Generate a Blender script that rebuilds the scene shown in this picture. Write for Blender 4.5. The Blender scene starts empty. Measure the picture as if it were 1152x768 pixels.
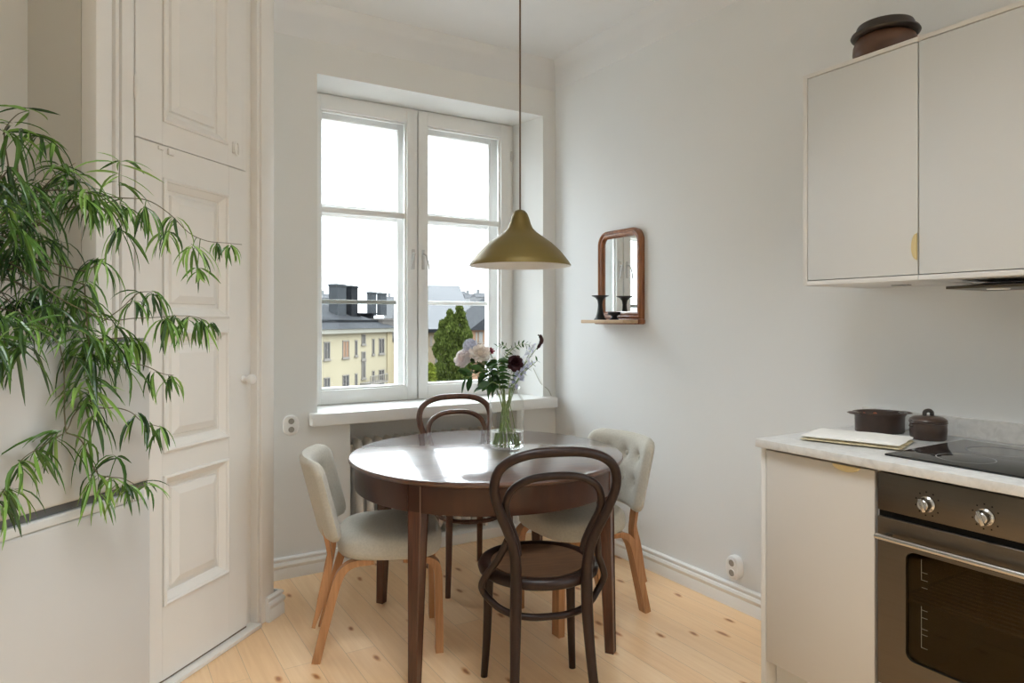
import bpy, bmesh, math, random
from mathutils import Vector, Matrix, noise
random.seed(7)
PI = math.pi
SC = bpy.context.scene
COL = SC.collection

# ------------------------------------------------------------------ camera maths (metres, camera above the origin)
TH = math.radians(31.3); CH = 1.29; FP = 768.0; CX = 576.0; HY = 361.0
SN, CS = math.sin(TH), math.cos(TH)
def ray(px, py):
    u = (px - CX) / FP; v = -(py - HY) / FP
    return Vector((u * CS + SN, -u * SN + CS, v))
def W(px, py, w):
    return Vector((0, 0, CH)) + ray(px, py) * w
def on_plane(px, py, p, n):
    d = ray(px, py); o = Vector((0, 0, CH))
    return o + d * ((Vector(p) - o).dot(n) / d.dot(n))
def on_z(px, py, z):
    d = ray(px, py); return Vector((0, 0, CH)) + d * ((z - CH) / d.z)
def depth(p):
    return p[0] * SN + p[1] * CS

# ------------------------------------------------------------------ materials
def new_mat(name):
    m = bpy.data.materials.new(name); m.use_nodes = True
    nt = m.node_tree; b = nt.nodes['Principled BSDF']
    return m, nt, b
def plain(name, col, rough=0.5, metal=0.0, var=0.04, scale=8.0, bump=0.0, bscale=60.0, coat=0.0, sheen=0.0, stretch=None, spec=0.5):
    m, nt, b = new_mat(name)
    N, L = nt.nodes, nt.links
    tc = N.new('ShaderNodeTexCoord'); mp = N.new('ShaderNodeMapping')
    L.new(tc.outputs['Object'], mp.inputs['Vector'])
    if stretch: mp.inputs['Scale'].default_value = stretch
    nz = N.new('ShaderNodeTexNoise'); nz.inputs['Scale'].default_value = scale; nz.inputs['Detail'].default_value = 5
    L.new(mp.outputs[0], nz.inputs['Vector'])
    rp = N.new('ShaderNodeValToRGB')
    rp.color_ramp.elements[0].position = 0.3; rp.color_ramp.elements[1].position = 0.7
    rp.color_ramp.elements[0].color = tuple(c * (1 - var) for c in col) + (1,)
    rp.color_ramp.elements[1].color = tuple(min(1, c * (1 + var)) for c in col) + (1,)
    L.new(nz.outputs['Fac'], rp.inputs['Fac']); L.new(rp.outputs[0], b.inputs['Base Color'])
    b.inputs['Roughness'].default_value = rough; b.inputs['Metallic'].default_value = metal
    b.inputs['Coat Weight'].default_value = coat; b.inputs['Coat Roughness'].default_value = 0.08
    b.inputs['Sheen Weight'].default_value = sheen
    b.inputs['Specular IOR Level'].default_value = spec
    if bump:
        n2 = N.new('ShaderNodeTexNoise'); n2.inputs['Scale'].default_value = bscale; n2.inputs['Detail'].default_value = 3
        L.new(mp.outputs[0], n2.inputs['Vector'])
        bp = N.new('ShaderNodeBump'); bp.inputs['Strength'].default_value = bump; bp.inputs['Distance'].default_value = 0.01
        L.new(n2.outputs['Fac'], bp.inputs['Height']); L.new(bp.outputs[0], b.inputs['Normal'])
    return m
def wood(name, c1, c2, rough=0.4, scale=(14, 14, 1.2), coat=0.0, bump=0.05, nscale=3.0, spec=0.5):
    m, nt, b = new_mat(name); b.inputs['Specular IOR Level'].default_value = spec
    N, L = nt.nodes, nt.links
    tc = N.new('ShaderNodeTexCoord'); mp = N.new('ShaderNodeMapping')
    mp.inputs['Scale'].default_value = scale
    L.new(tc.outputs['Object'], mp.inputs['Vector'])
    nz = N.new('ShaderNodeTexNoise'); nz.inputs['Scale'].default_value = nscale; nz.inputs['Detail'].default_value = 8; nz.inputs['Distortion'].default_value = 0.6
    L.new(mp.outputs[0], nz.inputs['Vector'])
    rp = N.new('ShaderNodeValToRGB')
    rp.color_ramp.elements[0].position = 0.3; rp.color_ramp.elements[1].position = 0.72
    rp.color_ramp.elements[0].color = c1 + (1,); rp.color_ramp.elements[1].color = c2 + (1,)
    L.new(nz.outputs['Fac'], rp.inputs['Fac']); L.new(rp.outputs[0], b.inputs['Base Color'])
    b.inputs['Roughness'].default_value = rough
    b.inputs['Coat Weight'].default_value = coat; b.inputs['Coat Roughness'].default_value = 0.1
    bp = N.new('ShaderNodeBump'); bp.inputs['Strength'].default_value = bump; bp.inputs['Distance'].default_value = 0.004
    L.new(nz.outputs['Fac'], bp.inputs['Height']); L.new(bp.outputs[0], b.inputs['Normal'])
    return m
def floor_mat():
    m, nt, b = new_mat('pine floorboards')
    N, L = nt.nodes, nt.links
    tc = N.new('ShaderNodeTexCoord'); sp = N.new('ShaderNodeSeparateXYZ'); cb = N.new('ShaderNodeCombineXYZ')
    L.new(tc.outputs['Object'], sp.inputs[0])
    L.new(sp.outputs['Y'], cb.inputs['X']); L.new(sp.outputs['X'], cb.inputs['Y'])
    bk = N.new('ShaderNodeTexBrick'); L.new(cb.outputs[0], bk.inputs['Vector'])
    bk.inputs['Scale'].default_value = 1.0; bk.inputs['Brick Width'].default_value = 2.6; bk.inputs['Row Height'].default_value = 0.118
    bk.inputs['Mortar Size'].default_value = 0.0012; bk.inputs['Mortar Smooth'].default_value = 0.1
    bk.offset = 0.37; bk.offset_frequency = 2
    bk.inputs['Color1'].default_value = (0.0, 0, 0, 1); bk.inputs['Color2'].default_value = (1, 1, 1, 1); bk.inputs['Mortar'].default_value = (0.5, 0.5, 0.5, 1)
    # per-board tone
    r1 = N.new('ShaderNodeValToRGB')
    r1.color_ramp.elements[0].color = (0.91, 0.61, 0.34, 1); r1.color_ramp.elements[1].color = (0.96, 0.70, 0.435, 1)
    L.new(bk.outputs['Color'], r1.inputs['Fac'])
    # grain
    mp = N.new('ShaderNodeMapping'); mp.inputs['Scale'].default_value = (30, 1.6, 1); L.new(tc.outputs['Object'], mp.inputs['Vector'])
    g = N.new('ShaderNodeTexNoise'); g.inputs['Scale'].default_value = 1.6; g.inputs['Detail'].default_value = 6; g.inputs['Distortion'].default_value = 1.0
    L.new(mp.outputs[0], g.inputs['Vector'])
    r2 = N.new('ShaderNodeValToRGB'); r2.color_ramp.elements[0].position = 0.35; r2.color_ramp.elements[1].position = 0.65
    r2.color_ramp.elements[0].color = (0.88, 0.82, 0.73, 1); r2.color_ramp.elements[1].color = (1, 1, 1, 1)
    L.new(g.outputs['Fac'], r2.inputs['Fac'])
    mx = N.new('ShaderNodeMixRGB'); mx.blend_type = 'MULTIPLY'; mx.inputs[0].default_value = 0.6
    L.new(r1.outputs[0], mx.inputs[1]); L.new(r2.outputs[0], mx.inputs[2])
    # knots: sparse dark spots drawn out along the board
    mk = N.new('ShaderNodeMapping'); mk.inputs['Scale'].default_value = (8.5, 3.6, 1); L.new(tc.outputs['Object'], mk.inputs['Vector'])
    wn = N.new('ShaderNodeTexNoise'); wn.inputs['Scale'].default_value = 9; L.new(tc.outputs['Object'], wn.inputs['Vector'])
    ad = N.new('ShaderNodeMixRGB'); ad.blend_type = 'ADD'; ad.inputs[0].default_value = 0.22
    L.new(mk.outputs[0], ad.inputs[1]); L.new(wn.outputs['Color'], ad.inputs[2])
    vo = N.new('ShaderNodeTexVoronoi'); vo.inputs['Scale'].default_value = 1.0; vo.voronoi_dimensions = '2D'
    L.new(ad.outputs[0], vo.inputs['Vector'])
    rk = N.new('ShaderNodeValToRGB'); rk.color_ramp.elements[0].position = 0.04; rk.color_ramp.elements[1].position = 0.13
    rk.color_ramp.elements[0].color = (0.42, 0.22, 0.11, 1); rk.color_ramp.elements[1].color = (1, 1, 1, 1)
    e = rk.color_ramp.elements.new(0.075); e.color = (0.78, 0.60, 0.42, 1)
    L.new(vo.outputs['Distance'], rk.inputs['Fac'])
    m2 = N.new('ShaderNodeMixRGB'); m2.blend_type = 'MULTIPLY'
    gt = N.new('ShaderNodeMath'); gt.operation = 'GREATER_THAN'; gt.inputs[1].default_value = 0.66
    sc = N.new('ShaderNodeSeparateColor'); L.new(vo.outputs['Color'], sc.inputs[0]); L.new(sc.outputs[0], gt.inputs[0])
    L.new(gt.outputs[0], m2.inputs[0]); L.new(mx.outputs[0], m2.inputs[1]); L.new(rk.outputs[0], m2.inputs[2])
    # joints
    m3 = N.new('ShaderNodeMixRGB'); m3.inputs[2].default_value = (0.34, 0.22, 0.12, 1)
    fm = N.new('ShaderNodeMath'); fm.operation = 'MULTIPLY'; fm.inputs[1].default_value = 0.5
    L.new(bk.outputs['Fac'], fm.inputs[0]); L.new(fm.outputs[0], m3.inputs[0]); L.new(m2.outputs[0], m3.inputs[1])
    L.new(m3.outputs[0], b.inputs['Base Color'])
    b.inputs['Roughness'].default_value = 0.33; b.inputs['Coat Weight'].default_value = 0.35; b.inputs['Coat Roughness'].default_value = 0.28
    bp = N.new('ShaderNodeBump'); bp.inputs['Strength'].default_value = 0.25; bp.inputs['Distance'].default_value = 0.002; bp.invert = True
    L.new(bk.outputs['Fac'], bp.inputs['Height']); L.new(bp.outputs[0], b.inputs['Normal'])
    return m
def thin_glass(name, tint=(1, 1, 1), refl=0.5, base=0.0, gcol=(1, 1, 1)):
    m, nt, b = new_mat(name); N, L = nt.nodes, nt.links
    N.remove(b); out = N['Material Output']
    tr = N.new('ShaderNodeBsdfTransparent'); tr.inputs[0].default_value = tint + (1,)
    gl = N.new('ShaderNodeBsdfGlossy'); gl.inputs['Roughness'].default_value = 0.02; gl.inputs[0].default_value = gcol + (1,)
    lw = N.new('ShaderNodeLayerWeight'); lw.inputs['Blend'].default_value = 0.12
    mu = N.new('ShaderNodeMath'); mu.operation = 'MULTIPLY_ADD'; mu.inputs[1].default_value = refl; mu.inputs[2].default_value = base; mu.use_clamp = True
    L.new(lw.outputs['Fresnel'], mu.inputs[0])
    mx = N.new('ShaderNodeMixShader'); L.new(mu.outputs[0], mx.inputs[0]); L.new(tr.outputs[0], mx.inputs[1]); L.new(gl.outputs[0], mx.inputs[2])
    L.new(mx.outputs[0], out.inputs['Surface'])
    return m
def marble_mat():
    m, nt, b = new_mat('pale grey marble'); N, L = nt.nodes, nt.links
    tc = N.new('ShaderNodeTexCoord')
    n1 = N.new('ShaderNodeTexNoise'); n1.inputs['Scale'].default_value = 34; n1.inputs['Detail'].default_value = 10; n1.inputs['Distortion'].default_value = 0.8
    L.new(tc.outputs['Object'], n1.inputs['Vector'])
    r = N.new('ShaderNodeValToRGB'); r.color_ramp.elements[0].position = 0.33; r.color_ramp.elements[1].position = 0.6
    r.color_ramp.elements[0].color = (0.56, 0.555, 0.54, 1); r.color_ramp.elements[1].color = (0.66, 0.655, 0.64, 1)
    L.new(n1.outputs['Fac'], r.inputs['Fac']); L.new(r.outputs[0], b.inputs['Base Color'])
    b.inputs['Roughness'].default_value = 0.28
    return m
def leaf_mat(name, c1, c2, rough=0.38, trans=0.25, spec=0.5):
    m, nt, b = new_mat(name); b.inputs['Specular IOR Level'].default_value = spec; N, L = nt.nodes, nt.links
    tc = N.new('ShaderNodeTexCoord'); nz = N.new('ShaderNodeTexNoise'); nz.inputs['Scale'].default_value = 9; nz.inputs['Detail'].default_value = 2
    L.new(tc.outputs['Object'], nz.inputs['Vector'])
    r = N.new('ShaderNodeValToRGB'); r.color_ramp.elements[0].position = 0.32; r.color_ramp.elements[1].position = 0.68
    r.color_ramp.elements[0].color = c1 + (1,); r.color_ramp.elements[1].color = c2 + (1,)
    L.new(nz.outputs['Fac'], r.inputs['Fac']); L.new(r.outputs[0], b.inputs['Base Color'])
    b.inputs['Roughness'].default_value = rough
    tl = N.new('ShaderNodeBsdfTranslucent'); L.new(r.outputs[0], tl.inputs['Color'])
    mx = N.new('ShaderNodeMixShader'); mx.inputs[0].default_value = trans
    L.new(b.outputs[0], mx.inputs[1]); L.new(tl.outputs[0], mx.inputs[2]); L.new(mx.outputs[0], N['Material Output'].inputs['Surface'])
    return m

M = {}
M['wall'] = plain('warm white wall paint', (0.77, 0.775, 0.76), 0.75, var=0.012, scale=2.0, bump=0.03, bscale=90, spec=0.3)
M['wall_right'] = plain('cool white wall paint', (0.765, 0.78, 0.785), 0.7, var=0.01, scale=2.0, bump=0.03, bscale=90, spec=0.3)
M['wall_shaded'] = plain('wall paint with shade in colour', (0.6, 0.575, 0.52), 0.75, var=0.012, scale=2.0, bump=0.03, bscale=90, spec=0.3)  # darker tone is shade put into the colour of the left wall
M['ceiling'] = plain('white ceiling paint', (0.76, 0.77, 0.78), 0.85, var=0.01, bump=0.02, spec=0.2)
M['white_wood'] = plain('white gloss paint on wood', (0.82, 0.82, 0.805), 0.34, var=0.012, scale=3, bump=0.02, bscale=30)
M['door_paint'] = plain('old cream door paint', (0.80, 0.775, 0.735), 0.4, var=0.02, scale=4, bump=0.05, bscale=22)
M['worn'] = plain('dark brown door line', (0.25, 0.19, 0.13), 0.7)  # dark brown line under the lower door
M['floor'] = floor_mat()
M['glass'] = thin_glass('window pane glass')
M['radiator'] = plain('ivory radiator enamel', (0.74, 0.71, 0.66), 0.35)
M['niche'] = plain('niche wall paint', (0.74, 0.72, 0.68), 0.8)
M['walnut'] = wood('dark polished walnut', (0.040, 0.014, 0.008), (0.066, 0.024, 0.013), 0.3, (5, 5, 0.6), coat=0.08, bump=0.0, spec=0.35)
M['walnut_top'] = wood('dark polished tabletop', (0.05, 0.02, 0.013), (0.11, 0.045, 0.027), 0.3, (1.5, 16, 10), coat=1.0, bump=0.01)
M['walnut_leg'] = wood('mahogany leg wood', (0.05, 0.018, 0.009), (0.115, 0.042, 0.021), 0.3, (30, 30, 2), coat=0.3, bump=0.02)
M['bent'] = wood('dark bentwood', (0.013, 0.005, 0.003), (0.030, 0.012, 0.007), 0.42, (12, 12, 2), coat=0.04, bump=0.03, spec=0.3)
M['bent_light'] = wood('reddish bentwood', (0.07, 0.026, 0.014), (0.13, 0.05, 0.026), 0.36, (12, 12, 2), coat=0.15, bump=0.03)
M['bent_seat'] = wood('worn bentwood seat', (0.085, 0.042, 0.021), (0.15, 0.078, 0.040), 0.42, (3, 26, 20), coat=0.05, bump=0.06)
M['birch'] = wood('honey birch', (0.36, 0.165, 0.068), (0.52, 0.265, 0.12), 0.36, (26, 26, 2.2), coat=0.2, bump=0.03)
M['fabric'] = plain('grey beige wool fabric', (0.54, 0.51, 0.44), 0.95, var=0.07, scale=120, bump=0.35, bscale=420, sheen=0.25, spec=0.2)
M['brass_lamp'] = plain('brushed pale brass', (0.2, 0.145, 0.04), 0.45, metal=0.45, var=0.03, scale=5, stretch=(1, 1, 8))
M['lamp_in'] = plain('white lamp enamel', (0.85, 0.84, 0.81), 0.4)
M['cord'] = plain('brown textile cord', (0.13, 0.085, 0.055), 0.8)
M['brass'] = plain('satin brass', (0.80, 0.66, 0.36), 0.45, metal=0.6, var=0.02)
M['cab'] = plain('light grey cabinet lacquer', (0.58, 0.55, 0.51), 0.42, var=0.008, scale=2)
M['cab_up'] = plain('pale grey wall cabinet lacquer', (0.65, 0.67, 0.68), 0.42, var=0.008, scale=2)
M['cab_edge'] = plain('light grey cabinet carcass', (0.71, 0.705, 0.69), 0.4, var=0.008)
M['dark_gap'] = plain('dark gap', (0.012, 0.011, 0.010), 0.9, spec=0.1)
M['marble'] = marble_mat()
M['steel'] = plain('brushed steel', (0.14, 0.118, 0.095), 0.36, metal=1.0, var=0.03, scale=6, stretch=(1, 0.4, 40))
M['chrome'] = plain('polished chrome', (0.5, 0.485, 0.46), 0.24, metal=1.0)
M['black_glass'] = plain('black ceramic glass', (0.012, 0.012, 0.012), 0.05, var=0.0, spec=0.6)
M['oven_glass'] = thin_glass('smoked oven glass', (0.42, 0.35, 0.22), 1.0, 0.02, (0.85, 0.70, 0.45))
M['oven_in'] = plain('dark oven enamel', (0.13, 0.1, 0.06), 0.4)
M['print'] = plain('grey print', (0.20, 0.18, 0.14), 0.6)
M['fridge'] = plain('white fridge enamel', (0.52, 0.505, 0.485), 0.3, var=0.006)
M['grey_plastic'] = plain('grey plastic', (0.27, 0.27, 0.275), 0.4)
M['dark_plastic'] = plain('dark grey plastic', (0.10, 0.10, 0.105), 0.4)
M['light_plastic'] = plain('light grey plastic', (0.58, 0.58, 0.57), 0.35)
M['bar_shaded'] = plain('shaded side glazing bar', (0.24, 0.24, 0.215), 0.6)  # shadow side of the left bar, put into its colour
M['socket'] = plain('white socket plastic', (0.84, 0.83, 0.81), 0.3, var=0.0)
M['socket_hole'] = plain('socket recess', (0.33, 0.30, 0.26), 0.6)
M['brown_glaze'] = plain('dark brown stoneware glaze', (0.060, 0.036, 0.027), 0.3, var=0.25, scale=18, bump=0.04, bscale=50)
M['brown_glaze_dark'] = plain('blackish brown glaze', (0.030, 0.021, 0.016), 0.35, var=0.25, scale=18)
M['rust_glaze'] = plain('rust brown glaze', (0.105, 0.047, 0.026), 0.35, var=0.3, scale=14)
M['terracotta'] = plain('reddish mark', (0.42, 0.12, 0.06), 0.5)
M['linen'] = plain('white linen', (0.82, 0.80, 0.76), 0.9, var=0.03, scale=60, bump=0.2, bscale=300)
M['linen_edge'] = plain('cream linen edge', (0.62, 0.54, 0.36), 0.9, var=0.15, scale=60, bump=0.2, bscale=300)
M['mirror_wood'] = wood('polished reddish mirror frame', (0.16, 0.05, 0.018), (0.36, 0.14, 0.05), 0.3, (16, 16, 2), coat=0.4)
M['shelf_wood'] = wood('pale shelf edge', (0.44, 0.29, 0.16), (0.58, 0.41, 0.25), 0.45, (10, 2, 10))
M['mirror'] = plain('silvered mirror', (0.86, 0.87, 0.86), 0.015, metal=1.0, var=0.0)
M['black'] = plain('black iron', (0.012, 0.013, 0.016), 0.35)
M['cable'] = plain('grey beige cable', (0.42, 0.4, 0.34), 0.6)
M['stem'] = plain('plant stem', (0.10, 0.085, 0.04), 0.6)
M['leaf'] = leaf_mat('narrow leaf green', (0.042, 0.105, 0.020), (0.135, 0.265, 0.050), 0.24)
M['leaf_young'] = leaf_mat('young leaf green', (0.15, 0.31, 0.05), (0.30, 0.48, 0.11), 0.3)
M['leaf_dark'] = leaf_mat('dark leaf green', (0.024, 0.058, 0.020), (0.075, 0.145, 0.045), 0.22)
M['leaf_vase'] = leaf_mat('bouquet leaf green', (0.020, 0.055, 0.015), (0.07, 0.17, 0.04))
M['stem_green'] = plain('cut stem green', (0.2, 0.28, 0.09), 0.5, var=0.2, scale=30)
M['pot'] = plain('off white ceramic pot', (0.66, 0.64, 0.60), 0.4)
M['soil'] = plain('potting soil', (0.05, 0.035, 0.025), 0.95, bump=0.5)
M['petal_blush'] = leaf_mat('blush petal', (0.90, 0.80, 0.73), (0.96, 0.93, 0.89), 0.6, 0.45)
M['petal_white'] = leaf_mat('white pink petal', (0.92, 0.86, 0.86), (0.97, 0.96, 0.96), 0.6, 0.45)
M['petal_lilac'] = leaf_mat('lilac petal', (0.58, 0.60, 0.72), (0.86, 0.88, 0.93), 0.6, 0.45)
M['petal_mauve'] = leaf_mat('mauve petal', (0.40, 0.41, 0.60), (0.70, 0.72, 0.86), 0.6, 0.45)
M['petal_red'] = leaf_mat('crimson petal', (0.17, 0.016, 0.03), (0.36, 0.05, 0.08), 0.6)
M['petal_dark'] = leaf_mat('dark burgundy petal', (0.022, 0.004, 0.007), (0.075, 0.012, 0.018), 0.6)
def glass_mat(name, ior, tint):
    m, nt, b = new_mat(name)
    b.inputs['Base Color'].default_value = tint + (1,); b.inputs['Roughness'].default_value = 0.0
    b.inputs['Transmission Weight'].default_value = 1.0; b.inputs['IOR'].default_value = ior
    return m
M['vase_glass'] = thin_glass('clear vase glass', (0.985, 0.99, 0.985), 0.32, 0.02)
M['water'] = glass_mat('water', 1.33, (0.97, 0.99, 0.97))
# outside
M['yellow'] = plain('pale yellow render', (0.178, 0.155, 0.108), 0.9, var=0.03, scale=0.4, spec=0.02)
M['yellow2'] = plain('deeper yellow render', (0.172, 0.143, 0.092), 0.9, var=0.03, scale=0.4, spec=0.02)
M['cornice'] = plain('pale cornice', (0.135, 0.128, 0.107), 0.9, spec=0.02)
M['roof_grey'] = plain('grey sheet metal roof', (0.017, 0.0175, 0.019), 0.7, var=0.15, scale=0.7, spec=0.02)
M['roof_dark'] = plain('dark grey sheet metal', (0.008, 0.0085, 0.0095), 0.65, var=0.15, scale=0.7, spec=0.02)
M['chimney'] = plain('dark grey chimney cladding', (0.027, 0.029, 0.031), 0.7, var=0.1, scale=1, spec=0.02)
M['chimney_stucco'] = plain('grey beige stucco', (0.063, 0.057, 0.052), 0.9, spec=0.02)
M['out_frame'] = plain('outside window frame', (0.089, 0.078, 0.065), 0.7)
M['out_glass'] = plain('outside window glass', (0.034, 0.034, 0.034), 0.25)
M['curtain'] = plain('orange curtain', (0.109, 0.057, 0.029), 0.9)
M['roof_light'] = plain('light zinc roof', (0.07, 0.07, 0.072), 0.8, var=0.06, scale=0.3, spec=0.02)
M['beige_house'] = plain('beige ochre render', (0.109, 0.086, 0.059), 0.9, spec=0.02)
M['orange_house'] = plain('salmon render', (0.130, 0.078, 0.050), 0.9, spec=0.02)
M['far_grey'] = plain('hazed far wall', (0.095, 0.095, 0.096), 0.95, spec=0.02)  # distance haze is mixed into this wall colour
M['far_white'] = plain('whitish far wall', (0.15, 0.15, 0.15), 0.95, spec=0.02)
M['far_roof'] = plain('hazed far roof', (0.045, 0.045, 0.047), 0.95, spec=0.02)  # roof tone paled by haze in the colour
M['tree_leaf'] = leaf_mat('birch foliage', (0.012, 0.019, 0.004), (0.058, 0.072, 0.016), 0.9, 0.3, 0.03)
M['bush_leaf'] = leaf_mat('yellow green foliage', (0.05, 0.062, 0.008), (0.095, 0.11, 0.016), 0.9, 0.3, 0.03)
M['bark'] = plain('birch bark', (0.045, 0.04, 0.034), 0.9)
M['asphalt'] = plain('street asphalt', (0.16, 0.155, 0.15), 0.95)

# ------------------------------------------------------------------ mesh helpers
def finish(bm, name, mat, parent=None, angle=35, world=True):
    bmesh.ops.recalc_face_normals(bm, faces=bm.faces[:])
    if world and parent is not None:
        r = parent
        while r.parent is not None: r = r.parent
        bm.transform(Matrix.Translation(-r.location))
    me = bpy.data.meshes.new(name); bm.to_mesh(me); bm.free()
    mats = mat if isinstance(mat, (list, tuple)) else [mat]
    for m in mats: me.materials.append(m)
    if angle is not None:
        me.polygons.foreach_set('use_smooth', [True] * len(me.polygons))
        me.set_sharp_from_angle(angle=math.radians(angle))
    o = bpy.data.objects.new(name, me); COL.objects.link(o)
    if parent is not None: o.parent = parent
    return o
def thing(name, label, cat, loc=(0, 0, 0), rz=0.0, group=None):
    o = bpy.data.objects.new(name, None); COL.objects.link(o)
    o.location = loc; o.rotation_euler = (0, 0, rz); o.empty_display_size = 0.1
    o['label'] = label; o['category'] = cat
    if group: o['group'] = group
    return o
def tag(o, label, cat, group=None):
    o['label'] = label; o['category'] = cat
    if group: o['group'] = group
    return o
def struct(o):
    o['kind'] = 'structure'; return o
def dup(root, loc, rz, label, group=None):
    r = root.copy(); COL.objects.link(r); r.location = loc; r.rotation_euler = (0, 0, rz); r['label'] = label
    if group: r['group'] = group
    for ch in list(root.children):
        c = ch.copy(); COL.objects.link(c); c.parent = r
        for g in list(ch.children):
            d = g.copy(); COL.objects.link(d); d.parent = c
    return r
def BM(): return bmesh.new()
def box(bm, x0, x1, y0, y1, z0, z1, bev=0.0, segs=2, mtx=None, mi=0):
    vs = [bm.verts.new((x, y, z)) for z in (z0, z1) for y in (y0, y1) for x in (x0, x1)]
    q = [(0, 1, 3, 2), (4, 6, 7, 5), (0, 4, 5, 1), (2, 3, 7, 6), (0, 2, 6, 4), (1, 5, 7, 3)]
    fs = [bm.faces.new([vs[i] for i in f]) for f in q]
    for f in fs: f.material_index = mi
    allv = vs
    if bev > 0:
        es = list({e for f in fs for e in f.edges})
        r = bmesh.ops.bevel(bm, geom=es, offset=bev, segments=segs, profile=0.5, affect='EDGES')
        allv = list({v for f in r['faces'] for v in f.verts} | {v for v in vs if v.is_valid})
        for f in r['faces']: f.material_index = mi
    if mtx is not None: bmesh.ops.transform(bm, matrix=mtx, verts=allv)
    return allv
def prism(bm, pts, z0, z1, mtx=None, mi=0):
    a = [bm.verts.new((p[0], p[1], z0)) for p in pts]; b = [bm.verts.new((p[0], p[1], z1)) for p in pts]
    n = len(pts)
    fs = [bm.faces.new(a[::-1]), bm.faces.new(b)]
    for i in range(n): fs.append(bm.faces.new([a[i], a[(i + 1) % n], b[(i + 1) % n], b[i]]))
    for f in fs: f.material_index = mi
    if mtx is not None: bmesh.ops.transform(bm, matrix=mtx, verts=a + b)
    return a + b
def lathe(bm, prof, segs=32, c=(0, 0, 0), sx=1.0, sy=1.0, mtx=None):
    rings = []; allv = []
    for r, z in prof:
        if r < 1e-6:
            v = bm.verts.new((c[0], c[1], c[2] + z)); rings.append([v]); allv.append(v)
        else:
            ring = [bm.verts.new((c[0] + sx * r * math.cos(2 * PI * i / segs), c[1] + sy * r * math.sin(2 * PI * i / segs), c[2] + z)) for i in range(segs)]
            rings.append(ring); allv += ring
    for a, b in zip(rings, rings[1:]):
        if len(a) == 1 and len(b) == 1: continue
        for i in range(segs):
            j = (i + 1) % segs
            if len(a) == 1: bm.faces.new([a[0], b[i], b[j]])
            elif len(b) == 1: bm.faces.new([a[i], a[j], b[0]])
            else: bm.faces.new([a[i], a[j], b[j], b[i]])
    if mtx is not None: bmesh.ops.transform(bm, matrix=mtx, verts=allv)
    return allv
def smooth_pts(pts, n=6, closed=False):
    pts = [Vector(p) for p in pts]; out = []
    m = len(pts); rng = range(m if closed else m - 1)
    for i in rng:
        p0 = pts[(i - 1) % m] if (closed or i > 0) else pts[0] * 2 - pts[1]
        p1 = pts[i]; p2 = pts[(i + 1) % m]
        p3 = pts[(i + 2) % m] if (closed or i + 2 < m) else p2 * 2 - p1
        for k in range(n):
            t = k / n
            out.append(0.5 * ((2 * p1) + (p2 - p0) * t + (2 * p0 - 5 * p1 + 4 * p2 - p3) * t * t + (3 * p1 - p0 - 3 * p2 + p3) * t ** 3))
    if not closed: out.append(pts[-1])
    return out
def tube(bm, pts, r, segs=10, closed=False, flat=1.0, cap=True):
    pts = [Vector(p) for p in pts]; n = len(pts)
    rr = r if isinstance(r, (list, tuple)) else [r] * n
    if len(rr) != n:
        rr = [rr[0] + (rr[-1] - rr[0]) * i / (n - 1) if len(rr) == 2 else rr[min(len(rr) - 1, int(i * (len(rr) - 1) / (n - 1) + 0.5))] for i in range(n)]
    def tang(i):
        a = pts[(i - 1) % n] if (closed or i > 0) else pts[i]
        b = pts[(i + 1) % n] if (closed or i < n - 1) else pts[i]
        d = b - a
        return d.normalized() if d.length > 1e-9 else Vector((0, 0, 1))
    t = tang(0)
    u = t.orthogonal().normalized()
    if abs(t.z) < 0.99: u = (Vector((0, 0, 1)) - t * t.z).normalized()
    rings = []
    for i in range(n):
        t2 = tang(i)
        u = (u - t2 * u.dot(t2))
        u = u.normalized() if u.length > 1e-6 else t2.orthogonal().normalized()
        v = t2.cross(u)
        rings.append([bm.verts.new(pts[i] + (u * math.cos(2 * PI * k / segs) * rr[i] * flat + v * math.sin(2 * PI * k / segs) * rr[i])) for k in range(segs)])
    for i in range(n if closed else n - 1):
        a, b = rings[i], rings[(i + 1) % n]
        for k in range(segs):
            bm.faces.new([a[k], a[(k + 1) % segs], b[(k + 1) % segs], b[k]])
    if cap and not closed:
        bm.faces.new(rings[0][::-1]); bm.faces.new(rings[-1])
def loft(bm, rings, close_u=True, caps=True):
    R = [[bm.verts.new(p) for p in ring] for ring in rings]
    n = len(R[0])
    for a, b in zip(R, R[1:]):
        for k in range(n if close_u else n - 1):
            bm.faces.new([a[k], a[(k + 1) % n], b[(k + 1) % n], b[k]])
    if caps: bm.faces.new(R[0][::-1]); bm.faces.new(R[-1])
    return R
def sweep_profile(bm, prof, path):
    """prof: (out, z) pairs closed polygon; path: list of (xy point, xy outward normal scaled for mitre)"""
    loft(bm, [[(p[0] + o * nn[0], p[1] + o * nn[1], z) for o, z in prof] for p, nn in path])

# ================================================================== ROOM SHELL
XW, YB, ZC = 2.462, 3.523, 2.905
bm = BM(); box(bm, -2.2, 2.75, -2.6, 4.0, -0.12, 0.0)
struct(finish(bm, 'floor', M['floor'], angle=None))
bm = BM(); box(bm, -2.2, 2.75, -2.6, 4.0, ZC, ZC + 0.1)
struct(finish(bm, 'ceiling', M['ceiling'], angle=None))
bm = BM(); box(bm, XW, XW + 0.2, -0.35, YB + 0.45, 0, ZC); box(bm, XW, XW + 0.2, -2.6, -2.15, 0, ZC)
box(bm, XW, XW + 0.2, -2.15, -0.35, 0, 0.85); box(bm, XW, XW + 0.2, -2.15, -0.35, 2.5, ZC)   # unseen opening added behind the viewpoint for the side fill light
struct(finish(bm, 'wall_right', M['wall_right'], angle=None))

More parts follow.
